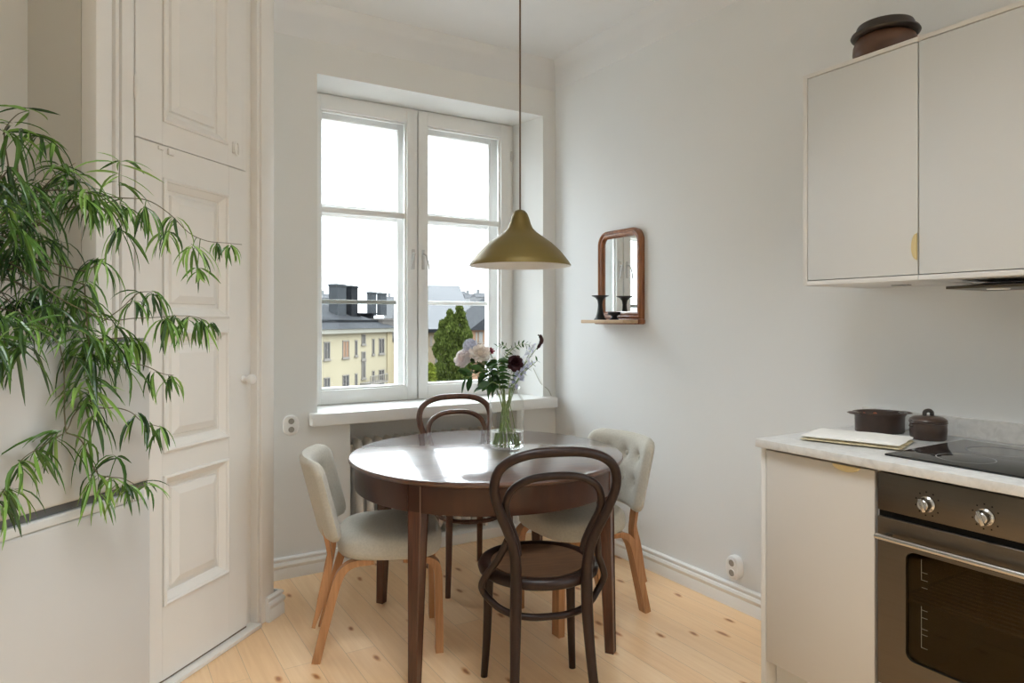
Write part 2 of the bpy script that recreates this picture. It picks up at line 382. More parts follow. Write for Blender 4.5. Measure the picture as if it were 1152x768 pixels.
# window wall with splayed opening and radiator niche
OT, OB = 2.563, 0.760
bm = BM()
prism(bm, [(0.25, YB), (0.968, YB), (1.000, 3.80), (1.000, 3.97), (0.25, 3.97)], 0, OT)
prism(bm, [(2.368, YB), (XW, YB), (XW, 3.97), (2.324, 3.97), (2.324, 3.80)], 0, OT)
box(bm, 0.25, XW, YB, 3.97, OT, ZC)
box(bm, 0.968, 1.143, YB, 3.97, 0, OB); box(bm, 2.175, 2.368, YB, 3.97, 0, OB)
box(bm, 1.0, 2.33, 3.76, 3.97, 0, OB + 0.05)
struct(finish(bm, 'wall_back', [M['wall']], angle=None))
bm = BM(); box(bm, 1.143, 2.175, YB + 0.002, 3.76, 0, 0.06, 0.004)
struct(finish(bm, 'trim_1', M['white_wood']))
# frieze band near the ceiling and small cove
bm = BM()
cove = [(0, ZC - 0.175), (0.006, ZC - 0.170), (0.008, ZC - 0.06), (0.018, ZC - 0.03), (0.05, ZC - 0.003), (0.05, ZC), (0, ZC)]
sweep_profile(bm, cove, [((0.25, YB), (0, -1)), ((XW, YB), (-1, -1)), ((XW, -2.4), (-1, 0))])
struct(finish(bm, 'trim_2', M['ceiling'], angle=50))

# diagonal closet wall (old panelled doors)
EV = Vector((math.sin(math.radians(47.7)), math.cos(math.radians(47.7)), 0)); NV = Vector((EV.y, -EV.x, 0))
PD = Vector((0.224, 2.713, 0))
DM = Matrix(((EV.x, NV.x, 0, PD.x), (EV.y, NV.y, 0, PD.y), (0, 0, 1, 0), (0, 0, 0, 1)))   # local (along, out, up)
bm = BM()
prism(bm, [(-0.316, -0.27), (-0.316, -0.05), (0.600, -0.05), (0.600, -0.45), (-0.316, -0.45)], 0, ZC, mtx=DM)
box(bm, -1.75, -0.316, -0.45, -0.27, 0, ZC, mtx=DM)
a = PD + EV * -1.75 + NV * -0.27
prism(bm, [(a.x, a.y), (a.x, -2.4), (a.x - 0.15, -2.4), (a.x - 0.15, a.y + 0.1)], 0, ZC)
struct(finish(bm, 'wall_left', M['wall_shaded'], angle=None))
XL = a.x
# door casing as one trim: left boards, right boards, head rail between the doors, plinth block, threshold
bm = BM()
def dbox(t0, t1, n0, n1, z0, z1, bev=0.003):
    box(bm, t0, t1, n0, n1, z0, z1, bev, 2, DM)
dbox(-0.316, -0.256, -0.05, 0.012, 0, ZC, 0.006)
dbox(-0.256, -0.238, -0.05, -0.006, 0, ZC, 0.006)
dbox(-0.238, -0.222, -0.05, 0.006, 0, ZC, 0.006)
dbox(-0.222, -0.208, -0.05, -0.016, 0, ZC, 0.004)
dbox(-0.208, -0.158, -0.05, 0.0, 0, ZC, 0.003)
dbox(0.424, 0.470, -0.05, -0.022, 0, ZC, 0.003)
dbox(0.470, 0.490, -0.05, 0.010, 0, ZC, 0.006)
dbox(0.490, 0.575, -0.05, 0.018, 0, ZC, 0.006)
dbox(0.388, 0.424, -0.05, -0.008, 1.913, ZC, 0.003)
dbox(-0.158, 0.424, -0.05, -0.012, 2.72, ZC, 0.003)
struct(finish(bm, 'trim_3', M['door_paint']))
bm = BM()
box(bm, -0.20, 0.47, -0.03, 0.035, 0.0, 0.018, 0.004, 2, DM)
struct(finish(bm, 'trim_4', M['door_paint']))
SK = [(0, 0), (0.019, 0), (0.019, 0.045), (0.016, 0.052), (0.020, 0.060), (0.022, 0.070), (0.018, 0.080), (0.012, 0.084), (0.012, 0.090), (0.017, 0.095), (0.016, 0.102), (0.008, 0.107), (0, 0.107)]
bm = BM()
pa = PD + EV * 0.515 + NV * 0.018; pb = PD + EV * 0.604 + NV * 0.018; pc = pb - NV * 0.30
d2 = (EV + NV)
sweep_profile(bm, SK, [(pa, NV), (pb, d2), (pc, EV)])
struct(finish(bm, 'baseboard_left', M['white_wood'], angle=25))
bm = BM()
sweep_profile(bm, SK, [((0.5, YB), (0, -1)), ((1.143, YB), (0, -1))])
sweep_profile(bm, SK, [((2.175, YB), (0, -1)), ((XW, YB), (0, -1))])
struct(finish(bm, 'baseboard_back', M['white_wood'], angle=25))
bm = BM(); sweep_profile(bm, SK, [((XW, YB), (-1, 0)), ((XW, 1.50), (-1, 0))])
struct(finish(bm, 'baseboard_right', M['white_wood'], angle=25))

bm = BM(); box(bm, XL - 0.15, 2.66, -2.6, -2.4, 0, ZC)
struct(finish(bm, 'wall_rear', M['wall'], angle=None))

# panelled closet doors
def panel_door(name, t0, t1, z0, z1, panels, th=0.035):
    bm = BM()
    ps = sorted(panels, key=lambda p: p[2])
    def q(t, n, z): return DM @ Vector((t, n, z))
    L0, R0 = ps[0][0], ps[0][1]
    box(bm, t0, L0, -th, 0, z0, z1, 0.002, 1, DM); box(bm, R0, t1, -th, 0, z0, z1, 0.002, 1, DM)
    zs = [z0] + [z for p in ps for z in (p[2], p[3])] + [z1]
    for i in range(0, len(zs), 2): box(bm, L0 - 0.001, R0 + 0.001, -th, -0.0002, zs[i], zs[i + 1], 0, 1, DM)
    for (a, b, c, d) in ps:
        steps = [(0.0, 0.0), (0.001, 0.007), (0.008, 0.010), (0.013, 0.007), (0.015, 0.0), (0.020, -0.004), (0.036, -0.017), (0.038, -0.023), (0.052, -0.023), (0.056, -0.014), (0.082, -0.003), (0.084, -0.003)]
        rings = [[q(a + s, n, c + s), q(b - s, n, c + s), q(b - s, n, d - s), q(a + s, n, d - s)] for s, n in steps]
        rr_ = loft(bm, rings, caps=False); bm.faces.new(rr_[-1])
    return struct(finish(bm, name, M['door_paint'], angle=14))
d1 = panel_door('door_1', -0.150, 0.418, 0.026, 1.9075, [(-0.035, 0.305, 1.30, 1.795), (-0.035, 0.305, 0.825, 1.255), (-0.035, 0.305, 0.285, 0.745)])
d2_ = panel_door('door_2', -0.152, 0.384, 1.911, 2.715, [(-0.035, 0.298, 1.99, 2.62)])
# dark brown line where the lower door meets the threshold
bm = BM(); box(bm, -0.152, 0.418, -0.034, -0.004, 0.0185, 0.0255, 0, 1, DM); finish(bm, 'door_bottom_strip', M['worn'], d1)
bm = BM()
lathe(bm, [(0, 0), (0.014, 0), (0.016, 0.004), (0.010, 0.010), (0.009, 0.022), (0.017, 0.030), (0.021, 0.040), (0.019, 0.050), (0.010, 0.056), (0, 0.057)], 24,
      mtx=DM @ Matrix.Translation((0.392, 0.0, 1.052)) @ Matrix.Rotation(-PI / 2, 4, 'X'))
k = finish(bm, 'door_knob', M['socket'], d1); k['label'] = 'white porcelain knob'
bm = BM()
pts = [DM @ Vector((0.340 + 0.016 * math.cos(a), 0.008 + 0.006 * math.sin(a * 0.5), 1.985 + 0.026 * math.sin(a))) for a in [i * 2 * PI / 24 for i in range(24)]]
tube(bm, pts, 0.0035, 8, closed=True)
box(bm, 0.325, 0.337, 0, 0.006, 1.965, 2.012, 0.002, 1, DM)
finish(bm, 'pull_ring', M['door_paint'], d2_)
bm = BM()
lathe(bm, [(0, -0.052), (0.003, -0.048), (0.004, -0.040), (0.008, -0.034), (0.008, 0.034), (0.004, 0.040), (0.003, 0.048), (0, 0.052)], 14,
      mtx=DM @ Matrix.Translation((-0.156, 0.006, 2.075)))
finish(bm, 'door_hinge', M['door_paint'], d2_)
bm = BM()
box(bm, -0.06, -0.035, 0.0, 0.007, 1.888, 1.902, 0.003, 2, DM); box(bm, -0.018, 0.010, 0.0, 0.012, 1.878, 1.902, 0.005, 2, DM)
finish(bm, 'door_latch', M['door_paint'], d1)

# ================================================================== WINDOW
win = bpy.data.objects.new('window_1', None); COL.objects.link(win); win.location = (1.662, 3.8, 0.82); struct(win)
def frame_rect(bm, x0, x1, z0, z1, w, y0, y1, wb=None, wt=None, bev=0.004):
    wb = w if wb is None else wb; wt = w if wt is None else wt
    box(bm, x0, x0 + w, y0, y1, z0, z1, bev, 2); box(bm, x1 - w, x1, y0, y1, z0, z1, bev, 2)
    box(bm, x0 + w - 0.001, x1 - w + 0.001, y0 + 0.0006, y1 - 0.0006, z0, z0 + wb, bev, 2); box(bm, x0 + w - 0.001, x1 - w + 0.001, y0 + 0.0006, y1 - 0.0006, z1 - wt, z1, bev, 2)
bm = BM(); frame_rect(bm, 0.99, 2.334, 0.80, 2.566, 0.030, 3.815, 3.97); box(bm, 1.630, 1.668, 3.835, 3.97, 0.82, 2.55, 0.003)
finish(bm, 'window_frame', M['white_wood'], win)
def sash(x0, x1, ox0, ox1, gx0, gx1, hx, left):
    # inner sash
    bm = BM()
    zb, zt = 0.822, 2.556
    box(bm, x0, ox0, 3.80, 3.845, zb, zt, 0.004); box(bm, ox1, x1, 3.80, 3.845, zb, zt, 0.004)
    box(bm, ox0 - .001, ox1 + .001, 3.8006, 3.8444, zb, 0.902, 0.004); box(bm, ox0 - .001, ox1 + .001, 3.8006, 3.8444, 2.472, zt, 0.004)
    frame_rect(bm, ox0, ox1, 0.902, 2.472, 0.010, 3.815, 3.838, bev=0.003)
    box(bm, ox0, ox1, 3.818, 3.842, 1.900, 1.935, 0.004)
    s = finish(bm, 'inner_sash', M['white_wood'], win)
    bm = BM(); box(bm, ox0 - 0.004, ox1 + 0.004, 3.828, 3.832, 0.898, 2.476)
    finish(bm, 'window_pane', M['glass'], s, angle=None)
    # outer sash
    bm = BM()
    frame_rect(bm, x0 + 0.012, x1 - 0.012, 0.84, 2.54, gx0 - x0 - 0.012, 3.905, 3.95, wb=0.066, wt=0.089)
    box(bm, gx1 + 0.0012, x1 - 0.02, 3.908, 3.948, 0.86, 2.53, 0.003)
    frame_rect(bm, gx0 - 0.008, gx1 + 0.010, 0.90, 2.456, 0.010, 3.895, 3.912, bev=0.003)
    box(bm, gx0 - .002, gx1 + .002, 3.905, 3.948, 1.893, 1.962, 0.006); box(bm, gx0, gx1, 3.902, 3.907, 1.905, 1.950, 0.002)
    s2 = finish(bm, 'outer_sash', M['white_wood'], win)
    bm = BM(); box(bm, gx0 - .002, gx1 + .002, 3.912, 3.94, 1.391, 1.415, 0.004)
    finish(bm, 'glazing_bar', M['bar_shaded'] if left else M['white_wood'], s2)
    bm = BM(); box(bm, gx0 - 0.004, gx1 + 0.004, 3.926, 3.930, 0.90, 2.456)
    finish(bm, 'window_pane', M['glass'], s2, angle=None)
    bm = BM()
    box(bm, hx - 0.009, hx + 0.009, 3.793, 3.801, 1.60, 1.72, 0.003)
    sg = -1 if left else 1
    tube(bm, smooth_pts([(hx, 3.80, 1.69), (hx, 3.775, 1.69), (hx + sg * 0.010, 3.768, 1.675), (hx + sg * 0.022, 3.766, 1.63), (hx + sg * 0.026, 3.768, 1.595)], 4), [0.006, 0.0045], 8)
    h = finish(bm, 'sash_handle', M['light_plastic'], s); h['label'] = 'grey metal latch handle'
    bm = BM()
    hxe = (x1 + 0.004) if not left else (x0 - 0.004)
    for z in (1.02, 2.36): lathe(bm, [(0, -0.035), (0.006, -0.032), (0.006, 0.032), (0, 0.035)], 12, (hxe, 3.797, z))
    finish(bm, 'sash_hinge', M['light_plastic'], s)
sash(1.004, 1.645, 1.066, 1.580, 1.095, 1.556, 1.618, True)
sash(1.653, 2.302, 1.713, 2.229, 1.745, 2.188, 1.682, False)
bm = BM(); box(bm, 0.925, 2.430, 3.45, 3.524, 0.758, 0.820, 0.004); box(bm, 0.970, 2.366, 3.52, 3.82, 0.790, 0.8195, 0)
finish(bm, 'window_sill', M['white_wood'], win)

# ================================================================== RADIATOR
rad = thing('radiator', 'ivory column radiator in the niche under the window sill', 'radiator', (1.66, 3.64, 0.06))
def rad_section(x):
    bm = BM()
    for y in (3.60, 3.68):
        ring = []
        for k in range(16):
            a = 2 * PI * k / 16; ring.append((x + 0.021 * math.cos(a), y + 0.030 * math.sin(a)))
        prism(bm, ring, 0.14, 0.60)
    # rounded head and foot joining both columns
    for z0, s in ((0.60, 1), (0.14, -1)):
        rings = []
        for t in range(6):
            f = math.sin(t / 5 * PI / 2); g = math.cos(t / 5 * PI / 2)
            h = z0 + s * 0.045 * f
            sc_ = max(0.35, g)
            rings.append([(x + 0.023 * sc_ * math.cos(2 * PI * k / 20), 3.64 + 0.072 * (0.55 + 0.45 * sc_) * math.sin(2 * PI * k / 20), h) for k in range(20)])
        loft(bm, rings)
    return finish(bm, 'radiator_section', M['radiator'], rad)
sec = rad_section(1.22)
for i in range(1, 15):
    c = sec.copy(); COL.objects.link(c); c.parent = rad; c.location = (i * 0.06, 0, 0)
for x in (1.28, 2.0):
    bm = BM(); box(bm, x - 0.012, x + 0.012, 3.585, 3.70, 0.06, 0.115, 0.003); finish(bm, 'radiator_foot', M['radiator'], rad)
bm = BM()
tube(bm, smooth_pts([(1.21, 3.64, 0.575), (1.185, 3.64, 0.575), (1.170, 3.64, 0.56), (1.168, 3.64, 0.5), (1.168, 3.64, 0.06)], 5), 0.009, 10)
lathe(bm, [(0, 0), (0.014, 0), (0.016, 0.01), (0.014, 0.03), (0, 0.034)], 14, (1.182, 3.64, 0.585))
finish(bm, 'radiator_pipe', M['radiator'], rad)

# ================================================================== WALL SOCKETS
def socket(name, label, loc, rz, w, h, d, holes):
    t = thing(name, label, 'socket', loc, rz)
    bm = BM()
    def cap(y, s):
        return [(s * w / 2 * (abs(math.cos(a)) ** 0.8) * math.copysign(1, math.cos(a)), y, s * h / 2 * (abs(math.sin(a)) ** 0.8) * math.copysign(1, math.sin(a))) for a in [2 * PI * k / 36 for k in range(36)]]
    loft(bm, [cap(0, 1), cap(-d * 0.7, 1), cap(-d * 0.92, 0.95), cap(-d, 0.86)])
    finish(bm, 'faceplate', M['socket'], t, world=False)
    for z in holes:
        bm = BM()
        R = Matrix.Translation((0, -d, z)) @ Matrix.Rotation(PI / 2, 4, 'X')
        lathe(bm, [(0, 0.001), (0.015, 0.001), (0.016, 0.004), (0.019, 0.004), (0.019, 0.0), (0.0, -0.002)], 24, mtx=R)
        o = finish(bm, 'outlet', [M['socket']], t, world=False)
        bm = BM(); lathe(bm, [(0, 0.0015), (0.0145, 0.0015), (0.0145, 0.003), (0, 0.003)], 20, mtx=R)
        fo = finish(bm, 'outlet_recess', M['socket_hole'], o, world=False)
        bm = BM()
        for x in (-0.007, 0.007): lathe(bm, [(0, 0.003), (0.003, 0.003), (0.003, 0.0042), (0, 0.0042)], 10, (x, 0, 0), mtx=R)
    return t
socket('wall_socket', 'white oval double wall socket left of the window sill', (0.835, YB, 0.765), 0, 0.078, 0.100, 0.012, (0.021, -0.021))
socket('wall_socket', 'white surface mounted double socket above the skirting beside the base cabinet', (XW, 2.10, 0.185), -PI / 2, 0.075, 0.105, 0.034, (0.022, -0.022))

# ================================================================== TABLE
TC = (1.413, 2.531); TR_ = 0.572; TZ = 0.738; TA = math.radians(-11.9)
tb = thing('dining_table', 'round dark polished wooden dining table in front of the window', 'table', (TC[0], TC[1], 0), TA)
bm = BM()
lathe(bm, [(0, TZ), (TR_ - 0.010, TZ), (TR_ - 0.003, TZ - 0.003), (TR_, TZ - 0.009), (TR_ - 0.002, TZ - 0.016), (TR_ - 0.010, TZ - 0.022), (0, TZ - 0.022)], 128)
finish(bm, 'tabletop', M['walnut_top'], tb, world=False)
bm = BM()
lathe(bm, [(TR_ - 0.040, TZ - 0.0225), (TR_ - 0.024, TZ - 0.0225), (TR_ - 0.024, TZ - 0.118), (TR_ - 0.026, TZ - 0.122), (TR_ - 0.040, TZ - 0.122), (TR_ - 0.040, TZ - 0.0225)], 128)
finish(bm, 'apron', M['walnut'], tb, world=False)
for i in range(4):
    a = math.radians(45 + 90 * i)
    bm = BM()
    rr = TR_ - 0.040
    rings = []
    for z, s, r in ((TZ - 0.0225, 0.028, rr - 0.009), (TZ - 0.13, 0.028, rr - 0.009), (0.0, 0.0175, 0.545)):
        cx_, cy_ = r * math.cos(a), r * math.sin(a)
        ring = []
        for (u, v) in ((1, 1), (-1, 1), (-1, -1), (1, -1)):
            for da in (-0.18, 0.18):
                uu = u - (0.14 * u if (da < 0) == (u * v > 0) else 0); vv = v - (0.14 * v if (da > 0) == (u * v > 0) else 0)
                b = a
                ring.append((cx_ + s * (uu * math.cos(b) - vv * math.sin(b)), cy_ + s * (uu * math.sin(b) + vv * math.cos(b)), z))
        rings.append(ring)
    loft(bm, rings)
    finish(bm, 'leg', M['walnut_leg'], tb, world=False, angle=20)

# ================================================================== UPHOLSTERED CHAIRS
def soft_plan(n=48):
    """seat outline, local: +y forward; wider and rounder at the front"""
    out = []
    for k in range(n):
        a = 2 * PI * k / n
        c, s = math.cos(a), math.sin(a)
        e = 0.62
        x = 0.215 * math.copysign(abs(c) ** e, c); y = 0.207 * math.copysign(abs(s) ** e, s)
        x *= 1.0 + 0.10 * (y / 0.207)
        out.append((x, y + 0.053))
    return out
def make_soft_chair(label, loc, rz, group):
    t = thing('upholstered_chair', label, 'chair', loc, rz, group)
    # seat cushion
    bm = BM(); pl = soft_plan()
    def ring(s, z, dome=0.0): return [((x) * s, (y - 0.053) * s + 0.053, z) for x, y in pl]
    loft(bm, [ring(0.86, 0.378), ring(0.95, 0.381), ring(0.99, 0.392), ring(1.0, 0.410), ring(0.995, 0.432), ring(0.97, 0.452), ring(0.90, 0.466), ring(0.72, 0.477), ring(0.45, 0.484), ring(0.15, 0.486)])
    finish(bm, 'seat', M['fabric'], t, world=False, angle=60)
    # curved back pad: u across, v up
    H0, H1 = 0.452, 0.768; HW = 0.232; SAG = 0.078
    btn = [(-0.115, 0.565), (0.0, 0.565), (0.115, 0.565), (-0.115, 0.675), (0.0, 0.675), (0.115, 0.675)]
    def bpos(u, z, off):
        fx = u / HW
        y = -0.262 + SAG * fx * fx - 0.26 * (z - 0.66)
        nx, ny = -2 * SAG * fx / HW, 1.0
        L = math.hypot(nx, ny)
        return Vector((u * 1.0 + nx / L * off, y + ny / L * off, z))
    bm = BM(); NU, NZ = 36, 24
    def edge_th(u, z):
        du = (HW - abs(u)); dz = min(z - H0, H1 - z)
        r = 0.035
        f = min(1, max(0, du / r)); g = min(1, max(0, dz / r))
        return math.sqrt(max(0, 1 - (1 - f) ** 2)) * math.sqrt(max(0, 1 - (1 - g) ** 2))
    def outline_u(i, z):
        # rounded upper and lower corners
        fz = min((z - H0), (H1 - z)); cr = 0.055
        lim = HW if fz >= cr else HW - cr + math.sqrt(max(0, cr * cr - (cr - fz) ** 2))
        return -lim + 2 * lim * i / NU, lim
    grids = []
    for side in (1, -1):
        g = []
        for j in range(NZ + 1):
            z = H0 + (H1 - H0) * j / NZ; row = []
            for i in range(NU + 1):
                u, lim = outline_u(i, z)
                du = lim - abs(u); dz = min(z - H0, H1 - z); r = 0.030
                f = min(1, du / r); gg = min(1, dz / r)
                e = math.sqrt(max(0, 1 - (1 - f) ** 2)) * math.sqrt(max(0, 1 - (1 - gg) ** 2))
                th = (0.030 if side > 0 else 0.016) * e
                if side > 0:
                    for bx_, bz_ in btn:
                        d2 = ((u - bx_) ** 2 + (z - bz_) ** 2)
                        th -= 0.024 * math.exp(-d2 / (2 * 0.019 ** 2)) * e
                row.append(bm.verts.new(bpos(u, z, side * th)))
            g.append(row)
        grids.append(g)
    for g in grids:
        for j in range(NZ):
            for i in range(NU):
                bm.faces.new([g[j][i], g[j][i + 1], g[j + 1][i + 1], g[j + 1][i]])
    bmesh.ops.remove_doubles(bm, verts=bm.verts[:], dist=0.0006)
    bk = finish(bm, 'backrest', M['fabric'], t, world=False, angle=75)
    for bx_, bz_ in btn:
        bm = BM(); p = bpos(bx_, bz_, 0.010)
        lathe(bm, [(0, 0.006), (0.007, 0.005), (0.012, 0.002), (0.013, -0.002), (0, -0.004)], 14, mtx=Matrix.Translation(p) @ Matrix.Rotation(-PI / 2, 4, 'X'))
        finish(bm, 'button', M['fabric'], bk, world=False)
    # legs: bent laminated wood
    def strip(pts, w, th, name, x0):
        """flat strip: pts in the (y,z) plane, width w across x, thickness th"""
        bm = BM(); P = smooth_pts([(0, p[0], p[1]) for p in pts], 6); n = len(P); rings = []
        for i, p in enumerate(P):
            d = (P[min(i + 1, n - 1)] - P[max(i - 1, 0)]).normalized(); nn = Vector((0, -d.z, d.y))
            tt = th(i / (n - 1)) if callable(th) else th
            ww = w(i / (n - 1)) if callable(w) else w
            a, b = p + nn * tt / 2, p - nn * tt / 2
            rings.append([(x0 - ww / 2, a.y, a.z), (x0 + ww / 2, a.y, a.z), (x0 + ww / 2, b.y, b.z), (x0 - ww / 2, b.y, b.z)])
        loft(bm, rings)
        es = [e for e in bm.edges if e.calc_face_angle(0) > 0.9]
        bmesh.ops.bevel(bm, geom=es, offset=0.003, segments=2, affect='EDGES')
        return finish(bm, name, M['birch'], t, world=False, angle=30)
    for s in (-1, 1):
        strip([(0.240, 0.0), (0.238, 0.20), (0.234, 0.315), (0.218, 0.352), (0.18, 0.366), (0.10, 0.369)], lambda f: 0.050 - 0.004 * f, lambda f: 0.030 - 0.012 * max(0, f - 0.5) * 2, 'front_leg', s * 0.160)
        strip([(-0.225, 0.0), (-0.185, 0.16), (-0.150, 0.29), (-0.125, 0.340), (-0.085, 0.364), (-0.01, 0.369)], lambda f: 0.043 - 0.004 * f, lambda f: 0.032 - 0.013 * max(0, f - 0.5) * 2, 'rear_leg', s * 0.160)
        strip([(-0.236, 0.125), (-0.214, 0.20), (-0.190, 0.30), (-0.176, 0.37), (-0.180, 0.42), (-0.192, 0.48), (-0.204, 0.54)], 0.038, lambda f: (0.014 + 0.018 * math.sin(min(1, f * 1.6) * PI) ** 2 if f < 0.62 else 0.016), 'back_upright', s * 0.135)
    return t
def face(dx, dy): return math.atan2(-dx, dy)
G1 = 'upholstered chairs at the dining table'
make_soft_chair('grey upholstered chair left of the table, its smooth back facing the closet doors', (0.975, 2.668, 0), face(0.94, -0.34), G1)
make_soft_chair('grey upholstered chair with button-tufted back against the right wall side of the table', (1.862, 2.452, 0), face(-1, 0.02), G1)

# ================================================================== BENTWOOD CHAIRS
def make_bentwood(label, loc, rz, mat, seat_mat, full_ring, group):
    t = thing('bentwood_chair', label, 'chair', loc, rz, group)
    R = 0.203; SZ = 0.469
    bm = BM()
    lathe(bm, [(R - 0.045, SZ - 0.036), (R - 0.008, SZ - 0.036), (R + 0.002, SZ - 0.030), (R + 0.006, SZ - 0.016), (R, SZ - 0.003), (R - 0.010, SZ), (R - 0.030, SZ - 0.001), (R - 0.036, SZ - 0.006), (R - 0.045, SZ - 0.010), (R - 0.045, SZ - 0.036)], 72)
    finish(bm, 'seat_ring', mat, t, world=False, angle=50)
    bm = BM()
    lathe(bm, [(0, SZ - 0.010), (0.08, SZ - 0.0085), (R - 0.040, SZ - 0.003), (R - 0.0385, SZ - 0.008), (R - 0.044, SZ - 0.020), (0, SZ - 0.022)], 64)
    finish(bm, 'seat_panel', seat_mat, t, world=False, angle=50)
    # outer hoop: foot, rear leg, round the top and down again
    half = [(0.141, -0.262, 0.0), (0.127, -0.222, 0.16), (0.119, -0.196, 0.32), (0.116, -0.190, 0.44), (0.118, -0.195, 0.52), (0.127, -0.204, 0.58), (0.147, -0.216, 0.635), (0.171, -0.229, 0.69), (0.191, -0.243, 0.75), (0.195, -0.252, 0.795), (0.181, -0.260, 0.837), (0.146, -0.267, 0.866), (0.097, -0.272, 0.882), (0.045, -0.274, 0.888)]
    pts = half + [(-x, y, z) for x, y, z in half[::-1]]
    P = smooth_pts(pts, 6); rr = []
    for p in P: rr.append(0.0155 + 0.0035 * math.exp(-((p.z - 0.42) / 0.16) ** 2) - 0.001 * max(0, 0.3 - p.z) / 0.3)
    bm = BM(); tube(bm, P, rr, 14); finish(bm, 'back_hoop', mat, t, world=False, angle=60)
    # inner hoop
    half = [(0.111, -0.178, 0.548), (0.117, -0.185, 0.585), (0.133, -0.198, 0.635), (0.152, -0.214, 0.690), (0.153, -0.226, 0.735), (0.132, -0.238, 0.774), (0.087, -0.245, 0.800), (0.035, -0.248, 0.809)]
    pts = half + [(-x, y, z) for x, y, z in half[::-1]]
    P = smooth_pts(pts, 6)
    bm = BM(); tube(bm, P, [0.0125 + 0.0035 * max(0, min(1, (0.68 - p.z) / 0.1)) for p in P], 12); finish(bm, 'inner_hoop', mat, t, world=False, angle=60)
    for s in (-1, 1):
        bm = BM()
        P = smooth_pts([(s * 0.150, 0.128, SZ - 0.034), (s * 0.154, 0.133, 0.30), (s * 0.158, 0.140, 0.15), (s * 0.166, 0.152, 0.0)], 6)
        tube(bm, P, [0.0185, 0.0125], 14); finish(bm, 'front_leg', mat, t, world=False, angle=60)
    bm = BM()
    if full_ring:
        tube(bm, [(0.158 * math.cos(a), 0.158 * math.sin(a) - 0.018, 0.335) for a in [2 * PI * k / 56 for k in range(56)]], 0.0105, 12, closed=True)
    else:
        half = [(0.146, -0.204, 0.605), (0.158, -0.176, 0.560), (0.172, -0.140, 0.515), (0.194, -0.108, 0.470), (0.209, -0.088, 0.432), (0.206, -0.078, 0.404), (0.186, -0.086, 0.378), (0.156, -0.110, 0.355), (0.110, -0.140, 0.341), (0.055, -0.156, 0.336), (0.02, -0.158, 0.335)]
        P = smooth_pts(half + [(-x, y, z) for x, y, z in half[::-1]], 6)
        tube(bm, P, 0.0115, 12)
    finish(bm, 'stretcher', mat, t, world=False, angle=60)
    return t
G2 = 'bentwood chairs at the dining table'
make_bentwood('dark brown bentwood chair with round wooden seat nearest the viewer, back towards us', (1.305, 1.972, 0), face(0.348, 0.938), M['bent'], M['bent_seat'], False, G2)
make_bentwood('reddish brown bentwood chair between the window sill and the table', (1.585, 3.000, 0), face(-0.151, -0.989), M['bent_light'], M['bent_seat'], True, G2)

# ================================================================== PENDANT LAMP
LP = Vector((1.534, 2.457, 1.505))
lamp = thing('pendant_lamp', 'pale brass bell-shaped pendant lamp hanging over the table', 'lamp', LP)
prof = [(0.216, 0.022), (0.200, 0.045), (0.170, 0.082), (0.135, 0.115), (0.100, 0.140), (0.072, 0.160), (0.054, 0.178), (0.045, 0.198), (0.039, 0.220), (0.031, 0.240), (0.020, 0.252), (0.008, 0.257), (0, 0.2575)]
bm = BM(); lathe(bm, [(0.2155, 0.018)] + prof, 72, LP)
finish(bm, 'lamp_shade', M['brass_lamp'], lamp, angle=60)
bm = BM(); lathe(bm, [(0.2155, 0.018)] + [(max(0, r - 0.003), z - 0.003) for r, z in prof], 72, LP)
q = finish(bm, 'shade_lining', M['lamp_in'], lamp, angle=60); q['label'] = 'white inner face of the shade'
bm = BM(); tube(bm, [LP + Vector((0, 0, 0.256)), LP + Vector((0, 0, 0.8)), Vector((LP.x, LP.y, ZC))], 0.0038, 8)
finish(bm, 'lamp_cord', M['cord'], lamp)
bm = BM(); lathe(bm, [(0, ZC - 0.03), (0.03, ZC - 0.028), (0.045, ZC - 0.012), (0.048, ZC - 0.0005), (0, ZC - 0.0005)], 32, (LP.x, LP.y, 0))
finish(bm, 'ceiling_rose', M['lamp_in'], lamp)
bm = BM(); lathe(bm, [(0, 0.05), (0.018, 0.055), (0.029, 0.075), (0.030, 0.095), (0.022, 0.12), (0.014, 0.14), (0.014, 0.20), (0, 0.20)], 24, LP)
finish(bm, 'bulb', M['lamp_in'], lamp)

# ================================================================== MIRROR with shelf, candle holders
mir = thing('wall_mirror', 'small wooden framed mirror with arched corners hanging on the right wall', 'mirror', (XW, 2.885, 1.282))
Y0, Y1, Z0, Z1 = 2.705, 3.065, 1.300, 1.790
def mir_outline(ins, n=10):
    r = max(0.012, 0.075 - ins); y0, y1, z0, z1 = Y0 + ins, Y1 - ins, Z0 + ins, Z1 - ins
    P = [(y0, z0), (y1, z0)]
    for k in range(n + 1): a = k / n * PI / 2; P.append((y1 - r + r * math.cos(a), z1 - r + r * math.sin(a)))
    for k in range(n + 1): a = PI / 2 + k / n * PI / 2; P.append((y0 + r + r * math.cos(a), z1 - r + r * math.sin(a)))
    return P
bm = BM()
steps = [(0.0, 0.001), (0.0, 0.022), (0.004, 0.030), (0.012, 0.034), (0.019, 0.030), (0.021, 0.026), (0.026, 0.028), (0.032, 0.026), (0.037, 0.020), (0.041, 0.012), (0.046, 0.008)]
loft(bm, [[(XW - d, y, z) for y, z in mir_outline(i)] for i, d in steps], caps=False)
finish(bm, 'mirror_frame', M['mirror_wood'], mir, angle=50)
bm = BM(); P = mir_outline(0.043)
prof_ = [(XW - 0.0105, y, z) for y, z in P]; prof2 = [(XW - 0.006, y, z) for y, z in P]
loft(bm, [prof2, prof_]); g = finish(bm, 'mirror_glass', M['mirror'], mir, angle=30)
bm = BM(); box(bm, XW - 0.150, XW - 0.034, 2.703, 3.062, 1.2785, 1.2965, 0.003); finish(bm, 'shelf', M['shelf_wood'], mir)
